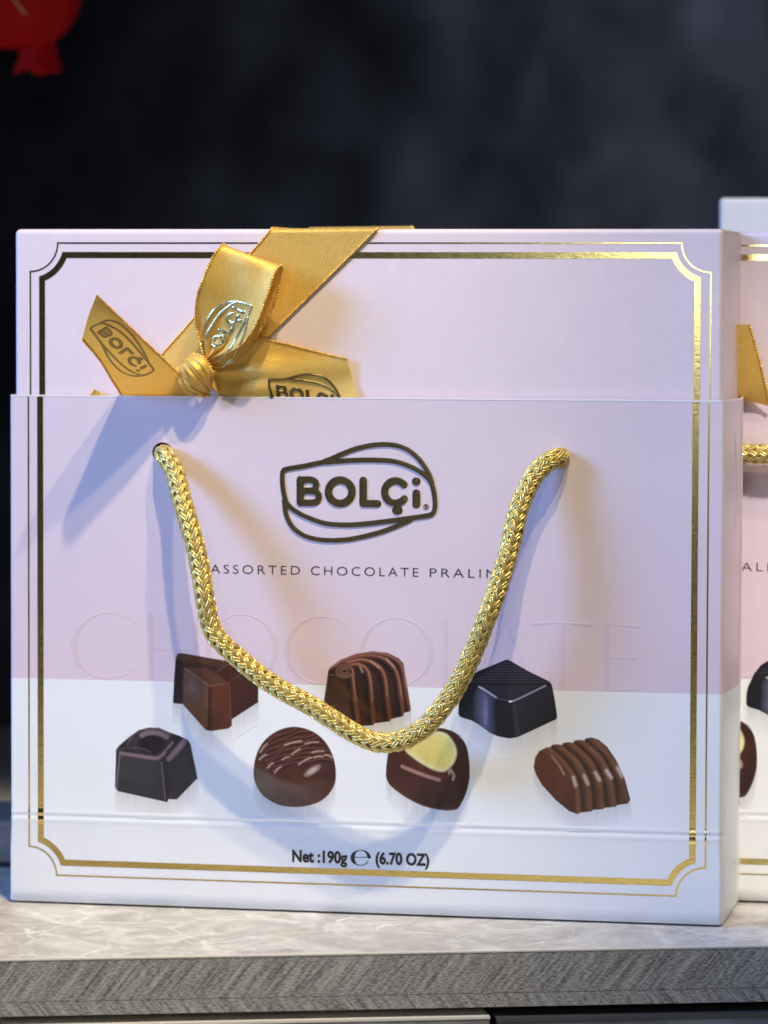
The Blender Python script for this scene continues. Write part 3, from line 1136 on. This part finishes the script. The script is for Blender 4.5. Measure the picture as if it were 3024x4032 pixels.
# 2 folded ribbon block
P, lb = praline('milk chocolate praline picture like a folded ribbon', (665, 2560, 1030, 2990), ZA)
P.silhouette([(517, 490), (527, 300), (538, 165), (552, 134), (600, 134), (760, 163), (930, 192), (1060, 183), (1112, 186), (1128, 212), (1138, 380), (1136, 490), (947, 612), (945, 660), (920, 680), (800, 698), (757, 692), (588, 502), (525, 497)], (70, 38, 25))
P.line([(550, 155), (740, 185), (930, 215)], 50, (80, 48, 33), 1)
P.line([(556, 210), (548, 350), (545, 480)], 62, (34, 22, 22), 1)
P.line([(535, 430), (580, 470)], 40, (34, 34, 48), .7, 30)
P.line([(600, 222), (760, 232), (860, 262)], 26, (52, 26, 18), .9)
P.fill([(597, 236), (776, 366), (767, 692), (592, 502)], (88, 66, 56), c2=(98, 62, 36), p=(620, 300), q=(740, 640))
P.dot(665, 400, 70, 110, (112, 98, 92), .55, 1.0, -30)
P.fill([(600, 232), (770, 240), (920, 346), (776, 364)], (84, 50, 36))
P.fill([(830, 266), (930, 205), (1045, 268), (930, 335)], (66, 33, 22))
P.fill([(926, 330), (1038, 268), (1132, 330), (1136, 488), (946, 608)], (74, 37, 24), c2=(58, 29, 20), p=(940, 340), q=(1130, 480))
P.fill([(784, 368), (926, 348), (942, 666), (800, 697)], (92, 47, 29), c2=(80, 40, 26), p=(800, 370), q=(900, 690))
P.line([(788, 385), (783, 690)], 24, (56, 25, 16), .9)
P.line([(602, 238), (776, 366)], 6, (140, 106, 90), .9)
P.line([(780, 370), (926, 349)], 6, (130, 84, 64), .9)
P.line([(928, 345), (940, 630)], 5, (128, 80, 60), .8)
P.line([(835, 265), (930, 208)], 6, (120, 78, 60), .8)
P.line([(930, 335), (1040, 272)], 6, (112, 68, 50), .8)
P.line([(830, 262), (925, 325)], 12, (46, 21, 14), .8)
prints.append((P, lb))
# 3 round truffle
P, lb = praline('round brown truffle picture with rippled top', (985, 2850, 1335, 3275), ZA)
P.silhouette([(1103, 1010), (1112, 910), (1150, 810), (1210, 740), (1290, 690), (1380, 667), (1460, 675), (1540, 705), (1605, 755), (1655, 825), (1685, 900), (1700, 985), (1694, 1075), (1650, 1155), (1580, 1212), (1480, 1243), (1390, 1249), (1290, 1235), (1190, 1182), (1130, 1110)], (74, 42, 30), True)
P.fill([(1095, 880), (1160, 985), (1300, 1055), (1480, 1080), (1720, 1030), (1720, 1300), (1090, 1300)], (100, 82, 72), 60, 1, False, (78, 46, 36), (1130, 1080), (1640, 1100))
P.dot(1190, 1090, 90, 130, (112, 96, 86), .55, 1.0, -25)
P.dot(1660, 1000, 60, 80, (44, 20, 14), .7, .9)
P.fill([(1105, 930), (1160, 800), (1300, 690), (1480, 680), (1610, 770), (1690, 930), (1660, 1010), (1500, 1060), (1330, 1040), (1180, 970)], (72, 38, 26), 50, 1, True)
for k in range(9):
    x0, y0 = 1135 + 13 * k, 838 + 24 * k - k * k * .6
    x1, y1 = 1500 + 24 * k, 672 + 31 * k
    pts = []
    for j in range(7):
        t = j / 6
        wv = 9 * math.sin(j * 2.1 + k * 1.7)
        pts.append((x0 + (x1 - x0) * t, y0 + (y1 - y0) * t - 26 * math.sin(math.pi * t) + wv))
    P.line(pts, 15, (44, 20, 14), .85, 7)
    P.line([(x, y - 13) for x, y in pts], 9, (112, 70, 54), .8, 6)
for (a, bq) in [((1150, 850), (1200, 790)), ((1145, 905), (1195, 870)), ((1205, 965), (1245, 930)), ((1255, 1000), (1300, 958)), ((1380, 870), (1440, 828)), ((1310, 905), (1360, 885)),
                ((1430, 940), (1520, 890)), ((1540, 890), (1608, 882)), ((1530, 852), (1612, 842)), ((1330, 800), (1450, 770)), ((1480, 790), (1570, 778)), ((1620, 870), (1670, 890))]:
    P.line([a, ((a[0] + bq[0]) / 2, (a[1] + bq[1]) / 2 - 5), bq], 11, (186, 156, 144), .85, 6)
P.dot(1530, 985, 82, 30, (205, 182, 172), .9, .8, -33)
P.line([(1290, 1030), (1400, 1070), (1560, 1105), (1660, 1085)], 10, (60, 32, 24), .5, 10)
prints.append((P, lb))
# 4 fluted shell
P, lb = praline('fluted shell praline picture with spiral', (1260, 2550, 1630, 2960), ZB)
P.silhouette([(136, 500), (150, 400), (170, 262), (186, 234), (260, 180), (370, 136), (490, 118), (600, 130), (680, 168), (716, 206), (745, 380), (771, 540), (764, 556), (722, 566), (714, 590), (626, 612), (618, 628), (508, 642), (496, 656), (398, 662), (382, 656), (330, 640), (230, 580)], (52, 27, 19))
P.fill([(160, 305), (340, 300), (386, 656), (330, 640), (140, 505)], (58, 36, 28), c2=(78, 46, 30), p=(200, 310), q=(330, 640))
ribs = [[(318, 235), (345, 262), (350, 330), (368, 480), (390, 650)], [(330, 215), (400, 215), (452, 255), (476, 340), (488, 480), (503, 640)],
        [(300, 200), (420, 180), (530, 222), (578, 300), (598, 440), (620, 612)], [(240, 205), (400, 150), (550, 162), (640, 228), (678, 310), (700, 450), (718, 580)],
        [(190, 240), (340, 150), (510, 130), (640, 165), (706, 235), (735, 380), (766, 548)]]
for r in ribs:
    P.line([(x - 26, y + 16) for x, y in r], 34, (26, 12, 9), .9, 18)
for r in ribs:
    P.line(r, 28, (112, 64, 42), .95, 18)
    P.line([(x + 3, y - 2) for x, y in r[:-1]], 7, (176, 126, 100), .8, 6)
P.line([(170, 300), (155, 400), (140, 490)], 12, (92, 56, 42), .8)
P.dot(285, 262, 62, 52, (58, 32, 24), 1, .2)
for rx, ry in ((58, 46), (38, 30), (20, 16)):
    P.line(arc(288, 264, rx, ry, 20, 340, 18), 8, (140, 102, 84), .85, 5)
P.dot(288, 266, 12, 10, (24, 12, 9))
P.line([(180, 290), (330, 300)], 9, (126, 88, 70), .7, 6)
P.line([(225, 345), (320, 430), (420, 520), (545, 600)], 44, (104, 72, 44), .35, 44)
for a in ([(480, 190), (540, 240)], [(590, 170), (650, 235)], [(400, 230), (420, 270)]):
    P.line(a, 13, (186, 146, 126), .7, 9)
prints.append((P, lb))
# 5 heart cup with pale cream
P, lb = praline('brown praline picture filled with pale yellow heart', (1505, 2855, 1865, 3290), ZB)
P.silhouette([(604, 860), (589, 1000), (600, 1060), (640, 1112), (750, 1190), (870, 1245), (1000, 1273), (1085, 1270), (1122, 1248), (1170, 1150), (1196, 1030), (1192, 900), (1170, 800), (1120, 730), (1050, 690), (960, 678), (850, 715), (700, 780), (625, 825)], (68, 35, 25), True)
P.fill([(590, 1010), (800, 1060), (1000, 1110), (1080, 1100), (1190, 1000), (1190, 1300), (590, 1300)], (72, 40, 30), 70, 1, False, (58, 31, 23), (700, 1050), (1000, 1260))
P.line([(1130, 780), (1165, 900), (1150, 1030), (1110, 1150)], 60, (54, 27, 20), .8, 50)
P.line([(700, 850), (790, 930), (900, 1000), (1010, 1020)], 40, (92, 40, 26), .8, 34)
P.fill([(728, 822), (850, 758), (900, 715), (960, 702), (1030, 720), (1080, 780), (1102, 850), (1086, 920), (1045, 972), (1010, 992), (955, 986), (880, 952), (790, 892)], (240, 232, 190), 16, 1, True)
P.fill([(745, 826), (860, 770), (905, 730), (960, 716), (1022, 732), (1068, 785), (1086, 850), (1072, 912), (1035, 955), (1000, 970), (950, 962), (880, 932), (800, 882)], (228, 219, 138), 34, 1, True)
P.fill([(930, 730), (990, 725), (960, 960), (900, 930)], (228, 218, 132), 30, .7)
P.line([(708, 955), (780, 985), (870, 1020), (975, 1052)], 24, (176, 132, 116), .9, 14)
P.line([(1062, 985), (1082, 1020), (1076, 1048)], 20, (190, 158, 150), .9, 10)
P.line([(1045, 970), (1048, 1010)], 12, (196, 170, 150), .8, 6)
P.line([(640, 1100), (750, 1180), (870, 1236), (1000, 1262), (1100, 1255)], 7, (112, 76, 62), .6, 5)
prints.append((P, lb))
# 6 dark slab with fine ridges
P, lb = praline('near black praline picture with fine ridges', (1795, 2580, 2205, 3000), ZC)
P.silhouette([(193, 575), (195, 500), (205, 450), (250, 350), (300, 285), (340, 260), (530, 183), (548, 178), (575, 190), (700, 262), (855, 338), (872, 362), (895, 480), (911, 590), (904, 612), (760, 680), (620, 744), (560, 752), (480, 737), (420, 710), (340, 650), (290, 622), (210, 597)], (26, 22, 28))
P.fill([(195, 575), (210, 450), (340, 375), (470, 460), (575, 490), (615, 745), (560, 752), (430, 715), (300, 625)], (20, 19, 27))
P.line([(385, 440), (380, 560), (385, 670)], 90, (112, 110, 140), .75, 85)
P.line([(395, 480), (390, 640)], 22, (150, 146, 175), .5, 22)
P.fill([(585, 488), (835, 365), (868, 370), (908, 595), (618, 745)], (40, 34, 41), c2=(27, 23, 30), p=(620, 480), q=(850, 650))
P.line([(600, 520), (622, 735)], 26, (62, 55, 64), .5, 24)
P.fill([(285, 330), (545, 186), (862, 350), (845, 362), (330, 372), (270, 360)], (24, 20, 26))
for k in range(8):
    t = (k + 0.7) / 8
    xl, xr, yy = 545 - 265 * t, 545 + 310 * t, 188 + 158 * t
    P.line([(xl, yy + 2), (xr, yy + 4)], 9, (66, 58, 70), .9, 6)
    P.line([(xl, yy + 11), (xr, yy + 13)], 8, (10, 8, 12), .9, 6)
P.fill([(342, 374), (838, 362), (580, 482), (470, 456)], (40, 34, 41))
P.line([(345, 377), (405, 412), (468, 455)], 12, (196, 192, 206), .95, 7)
P.line([(465, 455), (565, 484)], 7, (90, 84, 98), .8, 5)
P.line([(562, 485), (600, 476), (700, 430), (826, 368)], 9, (168, 162, 176), .9, 6)
P.dot(572, 483, 18, 8, (245, 242, 250), 1, .6)
prints.append((P, lb))
# 7 ribbed leaf
P, lb = praline('brown ribbed praline picture, rightmost in the lower row', (2090, 2890, 2500, 3275), ZC)
P.silhouette([(740, 960), (750, 890), (780, 842), (830, 818), (862, 813), (876, 797), (915, 793), (946, 799), (956, 782), (1000, 778), (1026, 784), (1036, 767), (1080, 761), (1106, 767), (1117, 751), (1160, 744), (1212, 760), (1272, 810), (1340, 910), (1400, 1040), (1442, 1195), (1422, 1225), (1346, 1235), (1336, 1248), (1256, 1255), (1246, 1265), (1170, 1270), (1160, 1282), (1086, 1288), (1060, 1301), (1000, 1282), (900, 1200), (800, 1090), (755, 1010)], (98, 60, 38))
gro = [[(862, 812), (985, 925), (1055, 1040), (1080, 1150), (1090, 1290)], [(948, 797), (1080, 920), (1142, 1040), (1165, 1150), (1174, 1280)],
       [(1030, 780), (1162, 900), (1228, 1030), (1250, 1140), (1260, 1265)], [(1110, 764), (1245, 890), (1312, 1030), (1335, 1140), (1346, 1245)], [(1210, 755), (1330, 890), (1400, 1030), (1440, 1190)]]
P.fill([(742, 960), (755, 885), (800, 832), (850, 820), (930, 895), (1010, 1010), (1058, 1110), (1084, 1286), (1055, 1300), (950, 1240), (800, 1090)], (100, 56, 36), c2=(86, 48, 32), p=(800, 850), q=(1000, 1250))
for g in gro[:4]:
    P.line([(x + 12, y + 4) for x, y in g], 24, (52, 34, 20), .9, 16)
    P.line([(x - 24, y + 2) for x, y in g], 24, (134, 90, 60), .8, 22)
P.line([(x - 26, y + 6) for x, y in gro[4]], 24, (128, 86, 58), .75, 22)
P.fill([(1080, 1090), (1440, 1080), (1450, 1310), (1080, 1310)], (66, 46, 28), 60, .35)
for a, c in [((1028, 1035), (1044, 1092)), ((1106, 1022), (1132, 1080)), ((1188, 1000), (1216, 1052)), ((1268, 985), (1304, 1036)), ((1350, 965), (1380, 1026))]:
    P.line([a, c], 22, (205, 178, 158), .9, 20)
P.line([(872, 882), (920, 940), (962, 1012)], 14, (186, 152, 132), .85, 10)
P.line([(830, 850), (900, 905), (1000, 1040)], 22, (108, 66, 46), .6, 20)
prints.append((P, lb))
for P, lb in prints:
    o = P.finish('praline_print', bag)
    o['label'] = lb


# ------------------------------------------------------------------ rope handle (16-strand braid)
def braid(name, path, radius, parent, mat=None, pitch=0.037, nstr=10, ring=7):
    """path: Nx3 local centreline"""
    P = np.asarray(path, float)
    n = len(P)
    seg = np.linalg.norm(np.diff(P, axis=0), axis=1)
    S = np.concatenate([[0], np.cumsum(seg)])
    T = np.gradient(P, axis=0)
    T /= np.linalg.norm(T, axis=1)[:, None]
    # parallel transport frame
    N = np.zeros_like(P)
    ref = np.array([0, -1.0, 0.0])
    v = ref - T[0] * (ref @ T[0])
    if np.linalg.norm(v) < .1: v = np.array([0, 0, 1.0]) - T[0] * T[0][2]
    N[0] = v / np.linalg.norm(v)
    for i in range(1, n):
        v = N[i - 1] - T[i] * (N[i - 1] @ T[i])
        N[i] = v / np.linalg.norm(v)
    B = np.cross(T, N)
    mb = MB()
    w_r, h_r = radius * 0.27, radius * 0.18
    for dr in (1, -1):
        for q in range(nstr):
            a0 = 2 * math.pi * q / nstr + (0.0 if dr > 0 else math.pi / nstr)
            ang = a0 + dr * 2 * math.pi * S / pitch
            # herringbone: opposite strands ride on top in alternating columns round the cord
            wv = np.clip(1.7 * np.cos(nstr / 2 * ang + 0.5), -1, 1) * dr
            jit = 1 + 0.035 * np.sin(S * 700 + q * 2.3 + dr) + 0.03 * np.sin(S * 260 + q * 4.1)
            ang = ang + 0.07 * np.sin(S * 430 + q * 1.9 + dr * 2)
            rr = (radius * 0.82 + wv * radius * 0.15) * jit
            C = P + (np.cos(ang) * rr)[:, None] * N + (np.sin(ang) * rr)[:, None] * B
            rad = np.cos(ang)[:, None] * N + np.sin(ang)[:, None] * B
            tt = np.gradient(C, axis=0)
            tt /= np.linalg.norm(tt, axis=1)[:, None]
            sd = np.cross(tt, rad)
            sd /= np.linalg.norm(sd, axis=1)[:, None]
            rd = np.cross(sd, tt)
            for yarn in (-1, 1):
                V, U = [], []
                Cy = C + sd * (yarn * w_r * 0.5)
                for i in range(n):
                    for k in range(ring):
                        a = 2 * math.pi * k / ring
                        V.append(Cy[i] + sd[i] * (math.cos(a) * w_r * 0.56) + rd[i] * (math.sin(a) * h_r * 0.85))
                        U.append((S[i] * 120 + q * 7.3 + (3.1 if dr < 0 else 0) + yarn, k / ring * 2.2 + q))
                mb.grid(V, n, ring, U, closed_v=True)
    # dark core so that gaps do not show through
    V = []
    for i in range(n):
        for k in range(10):
            a = 2 * math.pi * k / 10
            V.append(P[i] + (N[i] * math.cos(a) + B[i] * math.sin(a)) * radius * 0.70)
    mb.grid(V, n, 10, [(S[i // 10] * 120, 0.3) for i in range(n * 10)], closed_v=True)
    # loose fibres
    for _ in range(26):
        i = random.randrange(8, n - 8)
        a = random.uniform(0, 6.28)
        d = N[i] * math.cos(a) + B[i] * math.sin(a)
        p0_ = P[i] + d * radius * 0.9
        p1_ = p0_ + (d * random.uniform(.6, 1.2) + T[i] * random.uniform(-1.5, 1.5)) * radius * .6
        p2_ = p1_ + (d * random.uniform(-.3, .8) + T[i] * random.uniform(-1, 1)) * radius * .6
        Q = catmull([p0_, p1_, p2_], 8)
        V = []
        for c in Q:
            for k in range(3):
                V.append(c + np.array([math.cos(k * 2.1), math.sin(k * 2.1), math.sin(k * 2.1 + 1)]) * 0.00005)
        mb.grid(V, 8, 3, None, closed_v=True)
    return mb.build(name, mat or M_ROPE, parent)


def spline_local(pts, n):
    L3 = [PL(x, y, d) for x, y, d in pts]
    return catmull([tuple(v) for v in L3], n)


ROPE = [(642, 1786, -.006), (645, 1790, 0.0), (656, 1806, .0050), (690, 1863, .0085), (717, 1971, .0135), (757, 2106, .0175), (790, 2242, .0195), (804, 2338, .0215), (832, 2468, .0206), (883, 2540, .0208), (943, 2594, .0208),
        (1024, 2660, .0208), (1105, 2714, .0208), (1220, 2776, .0208), (1308, 2831, .0208), (1390, 2883, .0208), (1460, 2915, .0208), (1525, 2924, .0208), (1590, 2912, .0208), (1661, 2872, .0208), (1705, 2831, .0208), (1753, 2771, .0208),
        (1797, 2704, .0208), (1840, 2619, .0208), (1873, 2543, .0206), (1918, 2429, .0215), (1975, 2270, .019), (2013, 2134, .0165), (2045, 1998, .0135), (2093, 1890, .0095), (2143, 1832, .007), (2186, 1806, .0045), (2206, 1802, 0.0), (2214, 1800, -.006)]
braid('rope_handle', spline_local(ROPE, 620), 0.0035, bag)
for hx, hy, hr in ((640, 1783, .0041), (2203, 1803, .0034)):
    mb = MB()
    c = PL(hx, hy, 0.00003)
    V = [c] + [c + Vector((hr * math.cos(a), 0, hr * math.sin(a))) for a in np.linspace(0, 2 * math.pi, 28, endpoint=False)]
    mb.add(V, [(0, 1 + k, 1 + (k + 1) % 28) for k in range(28)])
    mb.build('hole_disc', M_HOLE_SHADE, bag, False)  # flat disc on uncut card, hole shade put into its colour

# ------------------------------------------------------------------ gift box
mb = MB()
mb.box(-WTOP, WTOP, 0.003, 0.003 + DEPTH * 0.93, 0.002, H_BOX)
gb = mb.build('box_body', M_BOXCARD, gift)
bevel_obj(gb, 0.0020, 4)
gb.data.polygons.foreach_set('use_smooth', [True] * len(gb.data.polygons))


def resample3(pts, n):
    return catmull([tuple(PL(x, y, d * 0.01)) for x, y, d in pts], n)


def ribbon(name, A, B, parent, mat, nv=15, bulge=None, picot=True, wid=0.030):
    """loft between edge curves A and B (n x 3 local arrays)"""
    n = len(A)
    mid = (A + B) / 2
    S = np.concatenate([[0], np.cumsum(np.linalg.norm(np.diff(mid, axis=0), axis=1))])
    V, U = [], []
    for i in range(n):
        for j in range(nv):
            v = j / (nv - 1)
            p = A[i] * (1 - v) + B[i] * v
            if bulge is not None: p = p + bulge(i / (n - 1), v)
            V.append(p); U.append((S[i], v * wid))
    mb = MB()
    mb.grid(V, n, nv, U)
    base = (list(mb.v), list(mb.f))
    if picot:
        G = np.array(V).reshape(n, nv, 3)
        for e, col_, vv in ((0, G[:, 0], -0.0003), (1, G[:, -1], wid + 0.0003)):
            m = n * 6
            seg = np.concatenate([[0], np.cumsum(np.linalg.norm(np.diff(col_, axis=0), axis=1))])
            ts = np.linspace(0, seg[-1], m)
            C = np.stack([np.interp(ts, seg, col_[:, k]) for k in range(3)], 1)
            Vt, Ut = [], []
            for i in range(m):
                r = 0.00042 + 0.0002 * math.sin(ts[i] * 2 * math.pi / 0.0011)
                t = C[min(i + 1, m - 1)] - C[max(i - 1, 0)]
                t /= max(np.linalg.norm(t), 1e-9)
                a1 = np.cross(t, (0, 1, 0)); a1 /= max(np.linalg.norm(a1), 1e-9)
                a2 = np.cross(t, a1)
                for k in range(6):
                    a = k * math.pi / 3
                    Vt.append(C[i] + a1 * (r * math.cos(a)) + a2 * (r * math.sin(a))); Ut.append((ts[i], vv))
            mb.grid(Vt, m, 6, Ut, closed_v=True)
    o = mb.build(name, mat, parent)
    o['_n'] = 0
    del o['_n']
    return o, BVHTree.FromPolygons([Vector(v) for v in base[0]], base[1])


def surf_map(bvh, fn, lift):
    """drawing point -> photo point (fn) -> point on the ribbon surface"""
    def f(x, y):
        px, py = fn(x, y)
        d = (RI.to_3x3() @ ray(px, py)).normalized()
        loc, nor, idx, dist = bvh.ray_cast(CAM_L, d)
        if loc is None: return None
        if nor.dot(d) > 0: nor = -nor
        return loc + nor * lift, nor
    return f


def affine(o0, p0, ex, ey):
    return lambda x, y: (p0[0] + (x - o0[0]) * ex[0] + (y - o0[1]) * ey[0], p0[1] + (x - o0[0]) * ex[1] + (y - o0[1]) * ey[1])


# diagonal band, over the top edge and down the back
bA = [(560, 1485), (633, 1401), (776, 1238), (920, 1073), (1040, 936), (1062, 908)]
bB = [(905, 1475), (1059, 1321), (1160, 1222), (1290, 1094), (1440, 945), (1478, 906)]
A = [PL(x, y, -0.0023) for x, y in bA]
B = [PL(x, y, -0.0023) for x, y in bB]


def over(p, q):
    """continue an edge over the rounded top of the box and down its back"""
    d = (q - p).normalized()
    s_ = 0.35 * d.x / max(d.z, .2)
    top = H_BOX + 0.0003
    a = Vector((q.x + s_ * .001, 0.0030, H_BOX - .0004))
    a2 = Vector((q.x + s_ * .0018, 0.0040, top))
    b_ = Vector((q.x + s_ * 0.006, 0.003 + DEPTH * .5, top))
    c_ = Vector((q.x + s_ * 0.009, 0.003 + DEPTH * .93 - .0012, top))
    d_ = Vector((q.x + s_ * 0.010, 0.003 + DEPTH * .93 + .0008, H_BOX - .003))
    e_ = Vector((q.x + s_ * 0.10, 0.003 + DEPTH * .93 + .0008, H_BOX - .07))
    c0 = c_ - Vector((0, 0.006, 0))
    c1 = c_ + Vector((0, 0.0010, -0.0002))
    return [a, a2, b_, c0, c_, c1, d_, e_]


A = catmull([tuple(v) for v in A + over(A[-2], A[-1])], 130)
B = catmull([tuple(v) for v in B + over(B[-2], B[-1])], 130)
band, _ = ribbon('ribbon_band', A, B, gift, M_RIB, bulge=lambda t, v: np.array([0, -0.0012 * math.sin(math.pi * v) * max(0, 1 - t * 3.2), 0]))

# loop
LA = [(806, 1418, .9), (775, 1310, 1.3), (769, 1245, 1.7), (776, 1171, 2.1), (800, 1103, 2.4), (838, 1012, 2.4), (868, 972, 2.15)]
LB = [(826, 1412, 1.0), (905, 1385, 1.6), (968, 1341, 2.2), (1014, 1262, 2.7), (1053, 1153, 2.9), (1080, 1078, 2.7), (1096, 1052, 2.4)]
KA = [(880, 963, 1.75), (886, 972, 1.3), (868, 1040, 1.0), (830, 1160, .8), (810, 1290, .75), (806, 1420, .7)]
KB = [(1108, 1046, 1.95), (1112, 1060, 1.55), (1098, 1140, 1.25), (1067, 1227, 1.1), (994, 1343, 1.0), (936, 1408, .9), (879, 1442, .8), (832, 1442, .75)]
FL = 0.5
A = resample3([(x, y, d * FL) for x, y, d in LA + KA], 90)
B = resample3([(x, y, d * FL) for x, y, d in LB + KB], 90)


def loop_bulge(t, v):
    f = math.sin(math.pi * min(1, t * 2))
    return np.array([0, (0.0030 * math.sin(math.pi * v) * f if t < .5 else 0) + 0.0005 * math.sin(v * 9 + t * 14) + 0.0012 * math.exp(-(t / .16) ** 2) * math.sin(v * 19), 0])


loop, bv_loop = ribbon('bow_loop', A, B, gift, M_RIB, 19, loop_bulge)
mb = MB()
fn = affine((640, 520), (500 + 990 / 2.765, 900 + 1230 / 2.765), (0.33 / 2.765, -0.52 / 2.765), (0.50 / 2.765, 0.22 / 2.765))
draw_emblem(mb, surf_map(bv_loop, fn, 0.0001), 0.0005, 0.22 / 10270, 'OLCi', False, 1.25)
mb.build('emblem', M_SILVERFOIL, loop)

# knot: a short length of ribbon wrapped round the gathered bow, pleated along its length
KNA = [(742, 1418, .12), (752, 1398, .45), (786, 1398, .78), (818, 1420, .88), (836, 1462, .72), (838, 1506, .3), (834, 1530, .08)]
KNB = [(700, 1446, .12), (694, 1466, .45), (704, 1502, .82), (732, 1538, .90), (776, 1556, .72), (812, 1560, .3), (826, 1556, .08)]
A = resample3(KNA, 60)
B = resample3(KNB, 60)
pk_ = rng.uniform(0, 6.28, 6)


def pleats(t, v):
    w_ = v + 0.10 * math.sin(t * 3.4 + 1.1) + 0.03 * math.sin(t * 11)
    f = 0.00055 * (abs(math.sin(w_ * 13 + pk_[0])) - .5) + 0.0004 * (abs(math.sin(w_ * 23 + 2.2 * t + pk_[1])) - .5) + 0.0006 * math.sin(w_ * 5 + t * 4 + pk_[2])
    return np.array([0.0003 * math.sin(w_ * 17 + pk_[3]), -(0.0026 * math.sin(math.pi * v) ** .7 * math.sin(math.pi * min(1, t * 1.1 + .05)) + f), 0])


ribbon('bow_knot', A, B, gift, M_RIB, 61, pleats, True, 0.02)

# right tail
TA = [(800, 1446, .45), (850, 1395, .35), (905, 1362, .2), (1000, 1336, .05), (1100, 1349, .0), (1240, 1384, -.12), (1366, 1414, -.05)]
TB = [(812, 1486, .5), (840, 1520, .4), (868, 1556, -.06), (960, 1592, -.15), (1090, 1600, -.15), (1240, 1602, -.15), (1414, 1600, -.15)]
A = resample3(TA, 70)
B = resample3(TB, 70)


def tail_bulge(t, v):
    k = math.sin(math.pi * v)
    fan = math.exp(-(t / .42) ** 2)
    return np.array([0, -0.0024 * k * math.exp(-((t - .40) / .15) ** 2) - fan * k * (0.0016 * math.sin(v * 15 + t * 4) + 0.0008 * math.sin(v * 27 + 1)) - .0007 * k * math.sin(v * 5 + t * 9), 0])


tail, bv_t = ribbon('ribbon_tail', A, B, gift, M_RIB, 17, tail_bulge)
tail['label'] = 'gold ribbon tail pointing right with dark emblem'
mb = MB()
fn = affine((110, 330), (1052, 1492), (0.213, 0.036), (0.02, 0.222))
draw_emblem(mb, surf_map(bv_t, fn, 0.0001), 0.0005, 0.21 / 10270, 'BOLCi', False, 1.0)
mb.build('emblem', M_EMBLEM, tail)

# left tail, leaning out over the bag front
TA = [(812, 1580, -.15), (790, 1556, -.11), (760, 1526, .25), (631, 1401, 1.7), (500, 1276, 3.1), (378, 1163, 4.4)]
TB = [(496, 1585, -.15), (479, 1556, -.11), (465, 1530, .2), (440, 1492, .75), (388, 1412, 2.0), (326, 1335, 3.2)]
A = resample3(TA, 60)
B = resample3(TB, 60)
tail2, bv_l = ribbon('ribbon_tail', A, B, gift, M_RIB_T, 15, lambda t, v: np.array([0, -0.0018 * math.sin(math.pi * v) * t + 0.0006 * math.sin(t * 8 + v * 3), 0]))
tail2['label'] = 'gold ribbon tail pointing left, emblem showing through reversed'
mb = MB()
k = 1 / 3.318
fn = affine((370, 520), (300 + 385 * k, 1100 + 700 * k), (.497 * k, .497 * k), (.46 * k, -.29 * k))
draw_emblem(mb, surf_map(bv_l, fn, 0.00008), 0.00012, 0.2 / 10270, 'BOLCi', False, 1.2)
mb.build('emblem', M_RIB_INK, tail2)
# short end peeking over the bag rim
A = resample3([(340, 1590, -.15), (352, 1560, -.14), (374, 1534, -.1)], 14)
B = resample3([(430, 1592, -.15), (416, 1566, -.14), (402, 1548, -.1)], 14)
st_, _ = ribbon('ribbon_end', A, B, gift, M_RIB, 9)


# ------------------------------------------------------------------ second box and bag behind, to the right
def copy_part(o, parent):
    c = o.copy()
    COL.objects.link(c)
    c.parent = parent
    for ch in list(o.children): copy_part(ch, c)
    return c


# place it so that its ridged praline shows right of the first bag
YAW2 = 0.185
want = at_depth(2958, 2800, 1.0)
src = PL(1862, 2740)            # local point on the panel that should appear at photo (2975, 2700)
d_ = ray(2995, 2640)
t_ = (src.z - CAM.z) / d_.z
hit = CAM + d_ * t_
hit = CAM + ray(2995, 2640) * 1.505
off = Matrix.Rotation(-YAW2, 4, 'Z') @ Vector((src.x, 0, 0))
M2 = Matrix.Translation((hit.x - off.x, hit.y - off.y, 0)) @ Matrix.Rotation(-YAW2, 4, 'Z')
bag2 = bag.copy(); COL.objects.link(bag2); bag2.matrix_world = M2
gift2 = gift.copy(); COL.objects.link(gift2); gift2.matrix_world = M2
bag2['label'] = 'second pink and white carrier bag, out of focus behind the right side of the first'
gift2['label'] = 'pink chocolate box inside the rear bag at the right edge of the photo'
for ch in list(bag.children):
    if ch.name.startswith(('rope_handle', 'hole_disc')): continue
    copy_part(ch, bag2)
for ch in list(gift.children):
    if ch.name.startswith(('bow', 'ribbon')): continue
    copy_part(ch, gift2)
R2I = M2.inverted()


def PL2(px, py, n=0.0):
    c = R2I @ CAM
    d = R2I.to_3x3() @ ray(px, py)
    return c + d * ((-n - c.y) / d.y)


rp = [PL2(x, y, n) for x, y, n in [(2560, 1760, -.006), (2570, 1765, .004), (2640, 1775, .007), (2780, 1782, .008), (2930, 1786, .008), (3040, 1790, .008), (3160, 1800, .008), (3290, 1800, .008), (3330, 1798, 0), (3336, 1797, -.006)]]
braid('rope_handle', catmull([tuple(v) for v in rp], 200), 0.0035, bag2)
A = np.array([tuple(PL2(x, y, n)) for x, y, n in catmull([(2840, 1270, .003), (2900, 1276, .004), (2952, 1280, .005)], 4)])
A = catmull([tuple(PL2(x, y, n)) for x, y, n in [(2952, 1278, .012), (2985, 1395, .010), (3015, 1510, .007), (3035, 1600, .003)]], 40)
B = catmull([tuple(PL2(x, y, n)) for x, y, n in [(2700, 1276, .012), (2735, 1400, .010), (2820, 1540, .007), (2945, 1578, .003)]], 40)
t2, _ = ribbon('ribbon_tail', A, B, gift2, M_RIB, 12)
B2 = catmull([tuple(PL2(x, y, n)) for x, y, n in [(2620, 1300, .008), (2640, 1420, .006), (2660, 1520, .004)]], 30)
